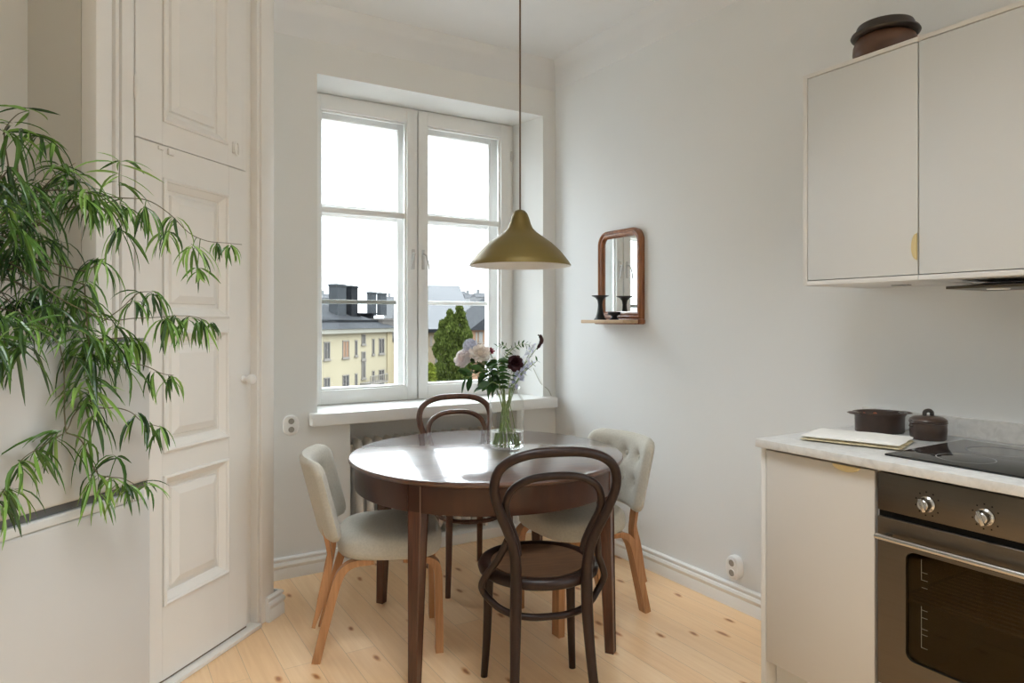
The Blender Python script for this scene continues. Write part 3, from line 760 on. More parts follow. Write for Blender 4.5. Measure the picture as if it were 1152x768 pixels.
bm = BM()
box(bm, XW - 0.050, XW - 0.001, 2.694, 3.075, 1.272, 1.302, 0.010, 3); finish(bm, 'base_moulding', M['mirror_wood'], mir)
bm = BM(); c = (XW - 0.098, 2.955, 1.2965)
lathe(bm, [(0, 0), (0.034, 0), (0.034, 0.004), (0.026, 0.012), (0.018, 0.035), (0.0135, 0.065), (0.012, 0.085), (0.016, 0.108), (0.028, 0.122), (0.046, 0.130), (0.047, 0.134), (0.030, 0.131), (0.014, 0.126), (0, 0.124)], 40, c)
tag(finish(bm, 'candle_holder', M['black']), 'tall black flared candle holder on the mirror shelf', 'candle holder')
bm = BM(); c = (XW - 0.098, 2.835, 1.2965)
lathe(bm, [(0, 0), (0.026, 0), (0.026, 0.004), (0.018, 0.010), (0.015, 0.018), (0.020, 0.024), (0.033, 0.028), (0.035, 0.034), (0.035, 0.042), (0.031, 0.043), (0.030, 0.036), (0, 0.034)], 40, c)
tag(finish(bm, 'candle_holder', M['black']), 'low black candle holder right of the tall one on the mirror shelf', 'candle holder')

# ================================================================== KITCHEN
XF = 1.870
bc = thing('base_cabinet', 'light grey base cabinet with brass edge pull left of the oven', 'cabinet', (2.15, 1.30, 0))
bm = BM()
box(bm, XF, XW - 0.003, 1.478, 1.496, 0, 0.876, 0.001); box(bm, XF + 0.022, XW - 0.003, 1.106, 1.124, 0.08, 0.876, 0.001)
box(bm, XF + 0.022, XW - 0.003, 1.124, 1.478, 0.17, 0.188); box(bm, XW - 0.02, XW - 0.003, 1.124, 1.478, 0.188, 0.876)
finish(bm, 'carcass', M['cab_edge'], bc)
bm = BM(); box(bm, XF, XF + 0.019, 1.112, 1.475, 0.180, 0.868, 0.0015); dr = finish(bm, 'door', M['cab'], bc)
def edge_pull(horizontal, c, parent, r=0.042):
    bm = BM(); pts = [(r * math.cos(PI * k / 20), 0.42 * r * math.sin(PI * k / 20)) for k in range(21)]
    rings = []
    for d, s in ((0.0, 1.0), (0.004, 1.0), (0.0055, 0.95)):
        if horizontal: rings.append([(c[0] - d, c[1] + s * p[0], c[2] - s * p[1]) for p in pts])
        else: rings.append([(c[0] - d, c[1] + s * p[1], c[2] + s * p[0]) for p in pts])
    loft(bm, rings); h = finish(bm, 'handle', M['brass'], parent); h['label'] = 'half-moon brass pull'
edge_pull(True, (XF - 0.0003, 1.196, 0.868), dr, 0.042)
bm = BM(); box(bm, XF + 0.05, XF + 0.066, 1.112, 1.475, 0.0, 0.168, 0.001); finish(bm, 'plinth', M['cab_edge'], bc)
# oven
ov = thing('oven', 'built-in brushed steel oven with two round knobs under the worktop', 'oven', (2.1, 0.80, 0))
OY0, OY1 = 0.506, 1.103
bm = BM()
box(bm, XF + 0.024, XW - 0.02, OY1 - 0.030, OY1, 0.22, 0.868); box(bm, XF + 0.024, XW - 0.02, OY0, OY0 + 0.03, 0.22, 0.868)
box(bm, XF + 0.024, XW - 0.02, OY0 + .03, OY1 - .03, 0.22, 0.268); box(bm, XF + 0.024, XW - 0.02, OY0 + .03, OY1 - .03, 0.70, 0.868); box(bm, XW - 0.06, XW - 0.02, OY0 + .03, OY1 - .03, 0.268, 0.70)
finish(bm, 'oven_cavity', M['oven_in'], ov)
bm = BM(); box(bm, XF, XF + 0.023, OY0, OY1, 0.764, 0.869, 0.002); cp = finish(bm, 'control_panel', M['steel'], ov)
for y in (0.968, 0.830, 0.640):
    bm = BM(); R = Matrix.Translation((XF, y, 0.808)) @ Matrix.Rotation(-PI / 2, 4, 'Y')
    lathe(bm, [(0, 0.0), (0.021, 0.0), (0.021, 0.006), (0.017, 0.010), (0, 0.010)], 28, mtx=R)
    lathe(bm, [(0, 0.010), (0.0155, 0.010), (0.014, 0.026), (0.012, 0.028), (0, 0.028)], 28, mtx=R)
    box(bm, -0.018, 0.018, -0.0055, 0.0055, 0.008, 0.031, 0.003, 2, R @ Matrix.Rotation(0.35, 4, 'Z'))
    finish(bm, 'knob', M['chrome'], cp)
    bm = BM()
    for k in range(10):
        a = math.radians(-60 + 33 * k)
        yy, zz = y + 0.031 * math.sin(a), 0.808 + 0.031 * math.cos(a)
        box(bm, XF - 0.0004, XF + 0.0006, yy - 0.0018, yy + 0.0018, zz - 0.0018, zz + 0.0018)
    finish(bm, 'dial_marks', M['dark_gap'], cp, angle=None)
bm = BM(); box(bm, XF + 0.010, XF + 0.0235, OY0 + 0.0005, OY1 + 0.0005, 0.740, 0.766); finish(bm, 'vent_gap', M['dark_gap'], ov)
# oven door with window cut-out
WY0, WY1, WZ0, WZ1 = OY0 + 0.075, 1.024, 0.375, 0.668
bm = BM()
DZ0, DZ1 = 0.280, 0.746
def rrect(y0, y1, z0, z1, r, n=6):
    P = []
    for cy, cz, a0 in ((y1 - r, z1 - r, 0), (y0 + r, z1 - r, PI / 2), (y0 + r, z0 + r, PI), (y1 - r, z0 + r, 1.5 * PI)):
        for k in range(n + 1): a = a0 + k / n * PI / 2; P.append((cy + r * math.cos(a), cz + r * math.sin(a)))
    return P
o_ = rrect(OY0, OY1, DZ0, DZ1, 0.003); i_ = rrect(WY0, WY1, WZ0, WZ1, 0.022)
loft(bm, [[(XF + 0.023, y, z) for y, z in i_], [(XF + 0.023, y, z) for y, z in o_], [(XF + 0.001, y, z) for y, z in o_], [(XF, y, z) for y, z in rrect(OY0 + .001, OY1 - .001, DZ0 + .001, DZ1 - .001, 0.003)],
          [(XF, y, z) for y, z in rrect(WY0 - .001, WY1 + .001, WZ0 - .001, WZ1 + .001, 0.023)], [(XF + 0.003, y, z) for y, z in i_], [(XF + 0.023, y, z) for y, z in i_]], caps=False)
od = finish(bm, 'oven_door', M['steel'], ov, angle=25)
bm = BM(); loft(bm, [[(XF + 0.008, y, z) for y, z in i_], [(XF + 0.012, y, z) for y, z in i_]]); finish(bm, 'oven_window', M['oven_glass'], od)
bm = BM(); tube(bm, [(XF - 0.034, OY1 - 0.014, 0.699), (XF - 0.034, OY0 + 0.014, 0.699)], 0.0085, 16)
for y in (OY1 - 0.035, OY0 + 0.035): box(bm, XF - 0.038, XF + 0.001, y - 0.008, y + 0.008, 0.693, 0.705, 0.002)
finish(bm, 'handle', M['chrome'], od)
bm = BM()
box(bm, XF + 0.0072, XF + 0.0078, 0.987, 0.9885, 0.60, 0.655); box(bm, XF + 0.0072, XF + 0.0078, 0.987, 0.9885, 0.42, 0.53)
for z in (0.62, 0.60, 0.58, 0.52, 0.50, 0.47, 0.455, 0.42): box(bm, XF + 0.0072, XF + 0.0078, 0.972, 0.987, z, z + 0.0014)
pr = finish(bm, 'window_print', M['print'], od, angle=None)
bm = BM()
for x in [1.93 + 0.03 * i for i in range(16)]: tube(bm, [(x, OY0 + 0.035, 0.52), (x, OY1 - 0.035, 0.52)], 0.003 if x > 1.935 else 0.005, 6)
for y in (OY0 + 0.035, OY1 - 0.035): tube(bm, [(1.925, y, 0.52), (2.385, y, 0.52)], 0.004, 6)
finish(bm, 'oven_rack', M['chrome'], ov)
bm = BM(); box(bm, XF + 0.004, XF + 0.02, OY0, OY1, 0.19, 0.274, 0.0015); finish(bm, 'lower_front', M['cab_edge'], ov)
bm = BM(); box(bm, XF + 0.05, XF + 0.066, OY0, OY1, 0.0, 0.19, 0.001); finish(bm, 'plinth', M['cab_edge'], ov)
# worktop
wt = thing('worktop', 'pale grey marble worktop with a low upstand along the right wall', 'worktop', (2.15, 0.9, 0.878))
bm = BM(); box(bm, 1.845, XW - 0.002, 0.45, 1.500, 0.8785, 0.9050, 0.0025); finish(bm, 'slab', M['marble'], wt)
bm = BM(); box(bm, XW - 0.020, XW - 0.0015, 0.45, 1.500, 0.9052, 0.970, 0.002); finish(bm, 'upstand', M['marble'], wt)
# hob
hob = thing('hob', 'black glass ceramic hob set in the marble worktop', 'hob', (2.14, 0.83, 0.905))
bm = BM(); box(bm, 1.930, 2.375, 0.535, 1.118, 0.9052, 0.9110, 0.002); finish(bm, 'hob_glass', M['black_glass'], hob)
bm = BM()
for (x, y, r) in ((2.25, 0.96, 0.085), (2.05, 0.96, 0.07), (2.25, 0.70, 0.07), (2.05, 0.70, 0.10)):
    lathe(bm, [(r - 0.0015, 0.9111), (r, 0.9113), (r + 0.0015, 0.9111)], 48, (x, y, 0))
finish(bm, 'zone_ring', M['grey_plastic'], hob)
# wall cabinets
XU = 2.090
def wall_cab(label, y0, y1, left_side, handle):
    t = thing('wall_cabinet', label, 'cabinet', (2.28, (y0 + y1) / 2, 1.412), 0, 'wall cabinets above the worktop')
    bm = BM()
    box(bm, XU, XW - 0.002, y1 - 0.016, y1, 1.412, 2.138, 0.001); box(bm, XU + 0.022, XW - 0.002, y0, y0 + 0.016, 1.412, 2.138, 0.001)
    box(bm, XU, XW - 0.002, y0 + (0 if left_side else 0), y1 - 0.0161, 2.124, 2.138, 0.001); box(bm, XU, XW - 0.002, y0, y1 - 0.0161, 1.412, 1.427, 0.001)
    box(bm, XW - 0.012, XW - 0.002, y0 + .016, y1 - .0161, 1.427, 2.124)
    finish(bm, 'carcass', M['cab_edge'], t)
    bm = BM(); box(bm, XU + 0.001, XU + 0.019, y0 + 0.0015, y1 - (0.0178 if left_side else 0.0015), 1.4295, 2.1215, 0.001); d = finish(bm, 'door', M['cab_up'], t)
    if handle: edge_pull(False, (XU + 0.0008, y0 + 0.0018, 1.512), d, 0.040)
    return t, d
wa, da = wall_cab('pale grey wall cabinet with brass half-moon pull, the left of the two', 1.1095, 1.497, True, True)
bm = BM(); box(bm, 2.30, 2.325, 1.255, 1.310, 1.409, 1.4125, 0.001); finish(bm, 'downlight', M['grey_plastic'], wa)
# second cabinet: its carcass has no visible side
t = thing('wall_cabinet', 'pale grey wall cabinet right of the one with the pull, above the hob', 'cabinet', (2.28, 0.8, 1.412), 0, 'wall cabinets above the worktop')
bm = BM(); box(bm, XU, XW - 0.002, 0.505, 1.1085, 2.124, 2.138, 0.001); box(bm, XU, XW - 0.002, 0.505, 1.1085, 1.412, 1.427, 0.001)
box(bm, XU + 0.022, XW - 0.002, 1.0925, 1.1085, 1.427, 2.124); box(bm, XU + 0.022, XW - 0.002, 0.505, 0.521, 1.427, 2.124); finish(bm, 'carcass', M['cab_edge'], t)
bm = BM(); box(bm, XU + 0.001, XU + 0.019, 0.5065, 1.1070, 1.4295, 2.1215, 0.001); finish(bm, 'door', M['cab_up'], t)
hd = thing('range_hood', 'slim grey steel range hood under the right wall cabinet', 'range hood', (2.28, 0.8, 1.385))
bm = BM(); prism(bm, [(XU + 0.075, 0), (XU + 0.075, 0.008), (XW - 0.05, 0.0265), (XW - 0.05, 0.0)], 0, 0.545, mtx=Matrix.Translation((0, 1.068, 1.3850)) @ Matrix.Rotation(PI / 2, 4, 'X'))
finish(bm, 'hood_body', M['steel'], hd)
bm = BM(); lathe(bm, [(0, 0), (0.028, 0), (0.030, 0.003), (0, 0.003)], 24, (2.26, 0.97, 1.382)); finish(bm, 'hood_lamp', M['lamp_in'], hd)
# crock on top of the wall cabinet
ck = thing('stoneware_crock', 'round brown stoneware crock with dark lid on top of the wall cabinet', 'crock', (2.200, 1.272, 2.138))
cc = (2.200, 1.272, 2.1382); ks = 0.86
bm = BM(); lathe(bm, [(r * ks, z * ks) for r, z in [(0, 0), (0.098, 0), (0.106, 0.008), (0.112, 0.035), (0.110, 0.060), (0.102, 0.082), (0.094, 0.090), (0, 0.090)]], 56, cc); finish(bm, 'crock_body', M['rust_glaze'], ck, angle=45)
bm = BM(); lathe(bm, [(r * ks, z * ks) for r, z in [(0, 0.0902), (0.108, 0.0902), (0.116, 0.094), (0.119, 0.100), (0.116, 0.107), (0.104, 0.109), (0.100, 0.113), (0.099, 0.130), (0.095, 0.137), (0.080, 0.139), (0.03, 0.141), (0, 0.141)]], 56, cc); finish(bm, 'lid', M['brown_glaze_dark'], ck, angle=40)
# oval casserole
cs = thing('casserole_dish', 'oval dark brown open casserole at the back of the worktop', 'dish', (2.325, 1.365, 0.905))
CM = Matrix.Translation((2.322, 1.362, 0.9052)) @ Matrix.Rotation(math.radians(-31), 4, 'Z')
bm = BM(); lathe(bm, [(0, 0), (0.076, 0), (0.081, 0.004), (0.082, 0.056), (0.087, 0.062), (0.0905, 0.067), (0.089, 0.071), (0.080, 0.070), (0.076, 0.064), (0.075, 0.010), (0, 0.008)], 56, sx=1.0, sy=0.74, mtx=CM)
cb_ = finish(bm, 'dish_body', M['brown_glaze'], cs, angle=45)
for s in (-1, 1):
    bm = BM(); lathe(bm, [(0, 0.063), (0.014, 0.0635), (0.020, 0.067), (0.014, 0.0705), (0, 0.071)], 20, (s * 0.090, 0, 0), sx=1.0, sy=1.5, mtx=CM); finish(bm, 'lug_handle', M['brown_glaze'], cs)
for x in (-0.028, 0.012):
    bm = BM(); lathe(bm, [(0, -0.007), (0.006, -0.0045), (0.009, 0), (0.006, 0.0045), (0, 0.007)], 14, (x, 0.0535 - abs(x) * 0.05, 0.055), sx=1.0, sy=0.45, mtx=CM); q = finish(bm, 'glaze_spot', M['terracotta'], cb_); q['label'] = 'reddish spot on the inner wall'
# small lidded pot
lp = thing('lidded_pot', 'small round brown pot with knobbed lid beside the hob', 'pot', (2.315, 1.195, 0.905))
pc_ = (2.318, 1.198, 0.9052)
bm = BM(); lathe(bm, [(0, 0), (0.048, 0), (0.052, 0.004), (0.054, 0.030), (0.053, 0.052), (0.056, 0.055), (0.055, 0.058), (0.048, 0.058), (0.047, 0.052), (0.047, 0.008), (0, 0.006)], 44, pc_); finish(bm, 'pot_body', M['brown_glaze'], lp, angle=45)
bm = BM(); lathe(bm, [(0, 0.0585), (0.0535, 0.0585), (0.055, 0.061), (0.053, 0.066), (0.042, 0.073), (0.018, 0.077), (0, 0.077)], 44, pc_); ld = finish(bm, 'lid', M['brown_glaze'], lp, angle=45)
bm = BM()
vd = Vector((SN, CS, 0)); sd = Vector((CS, -SN, 0))
tube(bm, smooth_pts([Vector(pc_) + sd * -0.012 + Vector((0, 0, 0.074)), Vector(pc_) + sd * -0.011 + Vector((0, 0, 0.088)), Vector(pc_) + Vector((0, 0, 0.093)), Vector(pc_) + sd * 0.011 + Vector((0, 0, 0.088)), Vector(pc_) + sd * 0.012 + Vector((0, 0, 0.074))], 5), 0.0065, 10)
finish(bm, 'lid_knob', M['brown_glaze_dark'], ld, angle=60)
for s in (-1, 1):
    bm = BM(); p = Vector(pc_) + sd * (s * 0.055) + Vector((0, 0, 0.044)); lathe(bm, [(0, -0.006), (0.006, -0.004), (0.008, 0), (0.006, 0.004), (0, 0.006)], 14, p); finish(bm, 'lug_handle', M['brown_glaze'], lp)
# folded towel
tw = thing('folded_towel', 'white folded linen towel lying on the worktop edge', 'towel', (2.05, 1.30, 0.905))
def towel_layer(z, s, mat, name, seed, th=0.007):
    bm = BM(); n, m_ = 28, 22
    ctr = Vector((2.072, 1.292)); u = Vector((0.30, -0.95)).normalized(); v = Vector((0.95, 0.30)).normalized()
    hu, hv = 0.145 * s, 0.098 * s
    top, bot = [], []
    for j in range(m_ + 1):
        rt, rb = [], []
        for i in range(n + 1):
            a, b = -1 + 2 * i / n, -1 + 2 * j / m_
            e = 1 - max(abs(a), abs(b)) ** 8
            w_ = noise.noise((a * 1.7 + seed, b * 1.7, seed)) * 0.0025
            p = ctr + u * (a * hu + 0.004 * noise.noise((b * 2, seed, 1))) + v * (b * hv + 0.004 * noise.noise((a * 2, seed, 5)))
            mid = z + th / 2 + max(0, w_)
            rt.append(bm.verts.new((p.x, p.y, mid + th / 2 * math.sqrt(max(0, e))))); rb.append(bm.verts.new((p.x, p.y, mid - th / 2 * math.sqrt(max(0, e)) )))
        top.append(rt); bot.append(rb)
    for g in (top, bot):
        for j in range(m_):
            for i in range(n): bm.faces.new([g[j][i], g[j][i + 1], g[j + 1][i + 1], g[j + 1][i]])
    bmesh.ops.remove_doubles(bm, verts=bm.verts[:], dist=0.0003)
    return finish(bm, name, mat, tw, angle=70)
towel_layer(0.9055, 1.0, M['linen_edge'], 'lower_fold', 1.3, 0.010)
towel_layer(0.9150, 0.985, M['linen'], 'upper_fold', 4.1, 0.012)

# ================================================================== FRIDGE
FN = 0.35
fr = thing('fridge', 'white freestanding fridge with grey grip strip in the left foreground', 'fridge', PD + NV * 0.05)
FM = DM
def fpt(px, py, off):   # point on the plane of the fridge front, moved out by off
    return on_plane(px, py, PD + NV * (FN + off), NV)
pr_ = fpt(170, 381, 0); FT1 = (pr_ - PD).dot(EV); FT0 = FT1 - 0.60; FZ = pr_.z
zs_t = fpt(60, 571, 0).z; zs_b = fpt(60, 579, 0).z
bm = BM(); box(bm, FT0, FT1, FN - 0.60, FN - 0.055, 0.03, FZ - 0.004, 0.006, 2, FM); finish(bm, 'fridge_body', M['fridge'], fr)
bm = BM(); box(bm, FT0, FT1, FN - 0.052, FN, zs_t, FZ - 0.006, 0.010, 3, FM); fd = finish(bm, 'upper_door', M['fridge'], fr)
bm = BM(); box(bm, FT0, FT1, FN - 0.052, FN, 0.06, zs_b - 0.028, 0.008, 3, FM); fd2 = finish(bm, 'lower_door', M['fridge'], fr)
bm = BM(); box(bm, FT0 + 0.001, FT1 - 0.001, FN - 0.052, FN - 0.012, zs_b - 0.002, zs_t - 0.001, 0, 1, FM); q = finish(bm, 'grip_recess', M['dark_plastic'], fr); q['label'] = 'dark grey grip recess'
bm = BM(); box(bm, FT0, FT1 - 0.02, FN - 0.052, FN - 0.001, zs_b - 0.0275, zs_b - 0.0035, 0.004, 3, FM); q = finish(bm, 'grip_strip', M['light_plastic'], fr); q['label'] = 'light grey grip strip'
bm = BM(); box(bm, FT1 - 0.075, FT1 - 0.008, FN - 0.09, FN - 0.01, FZ - 0.0055, FZ + 0.003, 0.002, 2, FM); finish(bm, 'hinge_cover', M['grey_plastic'], fr)
for t_ in (FT0 + 0.06, FT1 - 0.06):
    for n_ in (FN - 0.54, FN - 0.10):
        bm = BM(); lathe(bm, [(0, 0), (0.02, 0), (0.02, 0.031), (0, 0.031)], 14, (t_, n_, 0), mtx=FM); finish(bm, 'foot', M['dark_gap'], fr)

# ================================================================== TRAILING PLANT on the fridge
def add_leaf(bm, base, d, length, width, droop, roll, segs=5, fold=0.25, mi=0):
    d = d.normalized(); p = base.copy(); step = length / segs
    side = d.cross(Vector((0, 0, 1)))
    side = side.normalized() if side.length > 0.05 else Vector((math.cos(roll), math.sin(roll), 0))
    side = (Matrix.Rotation(roll, 3, d) @ side).normalized()
    prev = None; curl = random.uniform(-1.0, 1.0) * fold * 4 if fold > 0.2 else 0
    for i in range(segs + 1):
        t = i / segs
        w_ = width * (math.sin(PI * min(1, 0.08 + t * 0.92)) ** 0.75) if 0 < i < segs else width * 0.08
        up = side.cross(d).normalized()
        a = bm.verts.new(p - side * w_ / 2 + up * w_ * fold); c = bm.verts.new(p); b = bm.verts.new(p + side * w_ / 2 + up * w_ * fold)
        if prev:
            f = bm.faces.new([prev[0], prev[1], c, a]); f.material_index = mi
            f = bm.faces.new([prev[1], prev[2], b, c]); f.material_index = mi
        prev = (a, c, b)
        d = (d + Vector((0, 0, -1)) * droop / segs + side * (curl / segs)).normalized()
        side = (side - d * side.dot(d)).normalized()
        p = p + d * step
def cluster(bm, c, n, length, droop=1.6, spread=1.0, up=0.2, width=0.0082, mis=(0,)):
    for k in range(n):
        a = random.uniform(0, 2 * PI); 
        d = Vector((math.cos(a) * spread, math.sin(a) * spread, up + random.uniform(-0.35, 0.35)))
        L = length * random.uniform(0.8, 1.4)
        add_leaf(bm, c + Vector((random.uniform(-1, 1), random.uniform(-1, 1), random.uniform(-1, 1))) * 0.006, d, L, width * random.uniform(0.75, 1.2), droop * random.uniform(0.7, 1.35), random.uniform(-0.8, 0.8), mi=random.choice(mis))
pot_c = PD + NV * 0.12 + EV * (FT1 - 0.36); pot_c.z = FZ - 0.0035
pl = thing('trailing_plant', 'big trailing green houseplant with narrow drooping leaves on top of the fridge', 'plant', pot_c)
bm = BM(); lathe(bm, [(0, 0), (0.062, 0), (0.066, 0.004), (0.082, 0.118), (0.086, 0.122), (0.085, 0.128), (0.078, 0.128), (0.075, 0.112), (0, 0.110)], 40, pot_c); po = finish(bm, 'pot', M['pot'], pl)
bm = BM(); lathe(bm, [(0, 0.116), (0.04, 0.118), (0.0755, 0.1135), (0.0745, 0.1105), (0, 0.1105)], 28, pot_c); finish(bm, 'soil', M['soil'], po)
crown = pot_c + Vector((0, 0, 0.125))
LM = [M['leaf'], M['leaf_young'], M['leaf_dark']]
# trailing vines: waypoints (px, py, out) read on planes in front of the fridge, clusters (px, py, out, leaves, length m, droop, up)
def V3(p): return fpt(p[0], p[1], p[2])
vines = [
 # right arm over the door
 dict(path=[(40, 215, -0.12), (78, 214, 0.0), (130, 222, 0.05), (165, 225, 0.06), (190, 240, 0.07), (213, 262, 0.08), (233, 271, 0.08), (252, 273, 0.08), (272, 275, 0.08)],
      cl=[(80, 222, 0.02, 14, .10, 1.6, .3), (98, 215, 0.03, 18, .115, 2.4, .2), (108, 225, 0.04, 14, .10, 2.6, .0), (135, 230, 0.05, 6, .07, 2.5, .1), (163, 232, 0.06, 11, .085, 3.0, -.3), (187, 262, 0.07, 12, .07, 2.6, -.1), (196, 245, 0.07, 7, .07, 2.8, -.2), (217, 276, 0.08, 10, .09, 2.4, -.3), (222, 303, 0.08, 9, .06, 1.6, -.2), (243, 274, 0.08, 4, .055, 3.0, .1), (258, 275, 0.08, 8, .06, 2.6, -.1)]),
 dict(path=[(135, 224, 0.05), (134, 200, 0.06), (135, 182, 0.06)], cl=[(135, 183, 0.06, 6, .095, 0.7, .15), (135, 196, .06, 3, .09, .8, 0.0), (134, 206, .06, 3, .07, 1.2, -.1)]),
 dict(path=[(125, 222, 0.05), (137, 240, 0.05), (136, 258, 0.05)], cl=[(137, 257, .05, 8, .09, 2.2, -.3), (142, 234, .05, 5, .06, 2.0, -.2)]),
 # middle arm
 dict(path=[(20, 300, -0.02), (62, 332, 0.05), (100, 352, 0.06), (125, 360, 0.07), (150, 358, 0.08), (175, 357, 0.08), (200, 355, 0.08), (225, 358, 0.08), (244, 374, 0.08)],
      cl=[(90, 334, .06, 8, .10, 1.8, 0), (105, 352, .06, 6, .08, 2.0, 0), (130, 368, .07, 9, .08, 2.4, .1), (185, 358, .08, 11, .085, 3.2, -.1), (196, 354, .08, 6, .08, 3.0, -.2), (213, 357, .08, 8, .085, 3.0, 0), (226, 360, .08, 10, .08, 3.0, -.2), (238, 364, .08, 4, .06, 2.8, .1)]),
 dict(path=[(110, 365, 0.06), (135, 348, 0.06), (155, 330, 0.06), (172, 328, 0.06)], cl=[(150, 338, .06, 5, .07, 2.6, 0), (170, 329, .06, 10, .07, 3.2, .1), (158, 331, .06, 4, .07, 2.4, .3)]),
 dict(path=[(95, 305, 0.05), (112, 296, 0.05), (118, 290, 0.05)], cl=[(108, 292, .05, 10, .085, 2.6, .1), (98, 318, .05, 6, .08, 2.4, .1), (117, 292, .05, 4, .09, 2.2, .1)]),
 # column of leaves down the front of the door
 dict(path=[(95, 320, 0.05), (97, 350, 0.05), (100, 385, 0.06), (103, 410, 0.06), (100, 440, 0.06), (92, 458, 0.06)],
      cl=[(100, 382, .06, 13, .10, 2.0, .1), (112, 378, .06, 10, .09, 2.4, .1), (103, 398, .06, 10, .10, 2.4, -.2), (95, 425, .06, 11, .09, 1.6, .0), (106, 440, .06, 9, .09, 2.0, -.2), (88, 437, .06, 6, .09, 1.2, .1), (92, 452, .06, 7, .09, 2.0, -.2), (130, 388, .07, 11, .085, 2.8, .1), (138, 410, .07, 6, .09, 2.0, -.1), (84, 400, .06, 7, .08, 2, .1)]),
 dict(path=[(112, 382, 0.06), (135, 380, 0.07), (150, 380, 0.07), (160, 383, 0.07)], cl=[(148, 381, .07, 8, .085, 3.2, .0), (158, 382, .07, 6, .08, 3.2, -.1), (140, 384, .07, 6, .08, 3.0, .1)]),
 dict(path=[(120, 405, 0.07), (145, 408, 0.08), (165, 412, 0.08), (182, 420, 0.09), (195, 422, .09)], cl=[(172, 418, .08, 4, .07, 2.6, -.4), (191, 424, .09, 7, .075, 2.4, -.1)]),
 dict(path=[(90, 458, 0.06), (112, 459, 0.07), (133, 459, 0.08), (148, 464, 0.08), (160, 474, 0.09), (180, 480, .09)], cl=[(155, 466, .08, 7, .075, 2.8, -.4), (165, 476, .08, 6, .07, 2.6, -.4), (180, 480, .09, 7, .075, 2.8, -.2)]),
 dict(path=[(92, 456, 0.06), (82, 468, 0.06), (74, 485, 0.06), (50, 500, 0.06), (28, 514, .06), (14, 530, .06), (6, 548, .06), (-2, 562, .06)],
      cl=[(70, 485, .06, 8, .11, 1.8, .1), (60, 492, .06, 5, .09, 1.8, -.2), (40, 506, .06, 6, .09, 2.2, -.2), (20, 520, .06, 8, .09, 2.0, -.2), (12, 548, .06, 7, .075, 2.8, .2), (3, 552, .06, 8, .10, 2.6, -.1), (-6, 560, .06, 9, .10, 2.2, -.2)]),
 dict(path=[(100, 445, 0.06), (106, 468, 0.06), (103, 490, 0.06), (98, 498, 0.06)], cl=[(106, 468, .06, 7, .085, 2.6, -.3), (98, 496, .06, 5, .09, 2.6, -.2), (95, 510, .06, 3, .07, 2.6, -.3)]),
 dict(path=[(74, 486, 0.06), (92, 496, 0.07), (108, 530, 0.07), (120, 536, 0.07), (138, 538, 0.08), (155, 546, 0.08), (164, 545, .08)],
      cl=[(108, 534, .07, 9, .09, 2.8, -.2), (122, 538, .07, 8, .075, 2.6, -.1), (131, 514, .08, 4, .08, 2.2, .3), (138, 545, .08, 8, .075, 2.6, .0), (163, 545, .08, 9, .06, 1.4, .1), (112, 555, .07, 6, .07, 2.6, -.3), (148, 548, .08, 5, .06, 2.4, -.1)]),
 # upper left shoots
 dict(path=[(10, 190, -0.1), (5, 150, -0.08), (18, 130, -0.08), (33, 124, -0.08)], cl=[(32, 124, -.08, 5, .07, .4, .1), (6, 148, -.08, 5, .09, .6, .4), (12, 140, -.08, 5, .10, .9, .2)]),
 dict(path=[(20, 200, -0.1), (22, 165, -0.08), (44, 152, -0.06), (62, 158, -0.05)], cl=[(30, 150, -.06, 5, .085, 1.0, .2), (45, 152, -.06, 7, .10, 2.2, .0), (62, 158, -.05, 4, .08, 2.0, .0), (12, 150, -.06, 7, .11, 2.6, .0)]),
 dict(path=[(45, 215, -0.1), (60, 200, -0.06), (75, 190, -0.05), (85, 183, -.04)], cl=[(68, 186, -.05, 8, .075, 1.0, .3), (82, 196, -.04, 8, .08, 1.6, .2), (58, 190, -.05, 7, .08, 1.4, .3), (90, 205, -.03, 9, .08, 1.8, .1)]),
]
def over_edge(c):
    mid = crown.lerp(c, 0.5) + Vector((0, 0, 0.05))
    if c.z < FZ + 0.02:
        mid = crown.lerp(c, 0.7) ; mid += NV * (FN + 0.03 - (mid - PD).dot(NV)); mid.z = FZ + 0.03
    return [crown + Vector((random.uniform(-.04, .04), random.uniform(-.04, .04), -0.01)), mid, c]
for v in vines:
    WP = [V3(p) for p in v['path']]; lead = over_edge(WP[0])
    bm = BM(); P = smooth_pts(WP, 5)
    if v['path'][0][0] < 90 or v['path'][0][1] < 330: tube(bm, smooth_pts(lead, 5), 0.0018, 6)
    tube(bm, P, [0.0018, 0.0008], 6)
    st = finish(bm, 'vine', M['stem'], pl)
    bm = BM()
    for (px, py, off, n, L, dr_, up) in v['cl']:
        c = V3((px, py, off))
        q = min(P, key=lambda s: (s - c).length)
        if (q - c).length > 0.012: tube(bm, [q, q.lerp(c, 0.5) + Vector((0, 0, 0.004)), c], 0.0012, 5)
        mis = (0, 0, 1, 2) if px < 120 and py < 420 else (0, 0, 1, 1, 2)
        cluster(bm, c, int(n * 1.1) + 1, L, dr_, 1.0, up, mis=mis)
    finish(bm, 'vine_leaves', LM, st, angle=None)
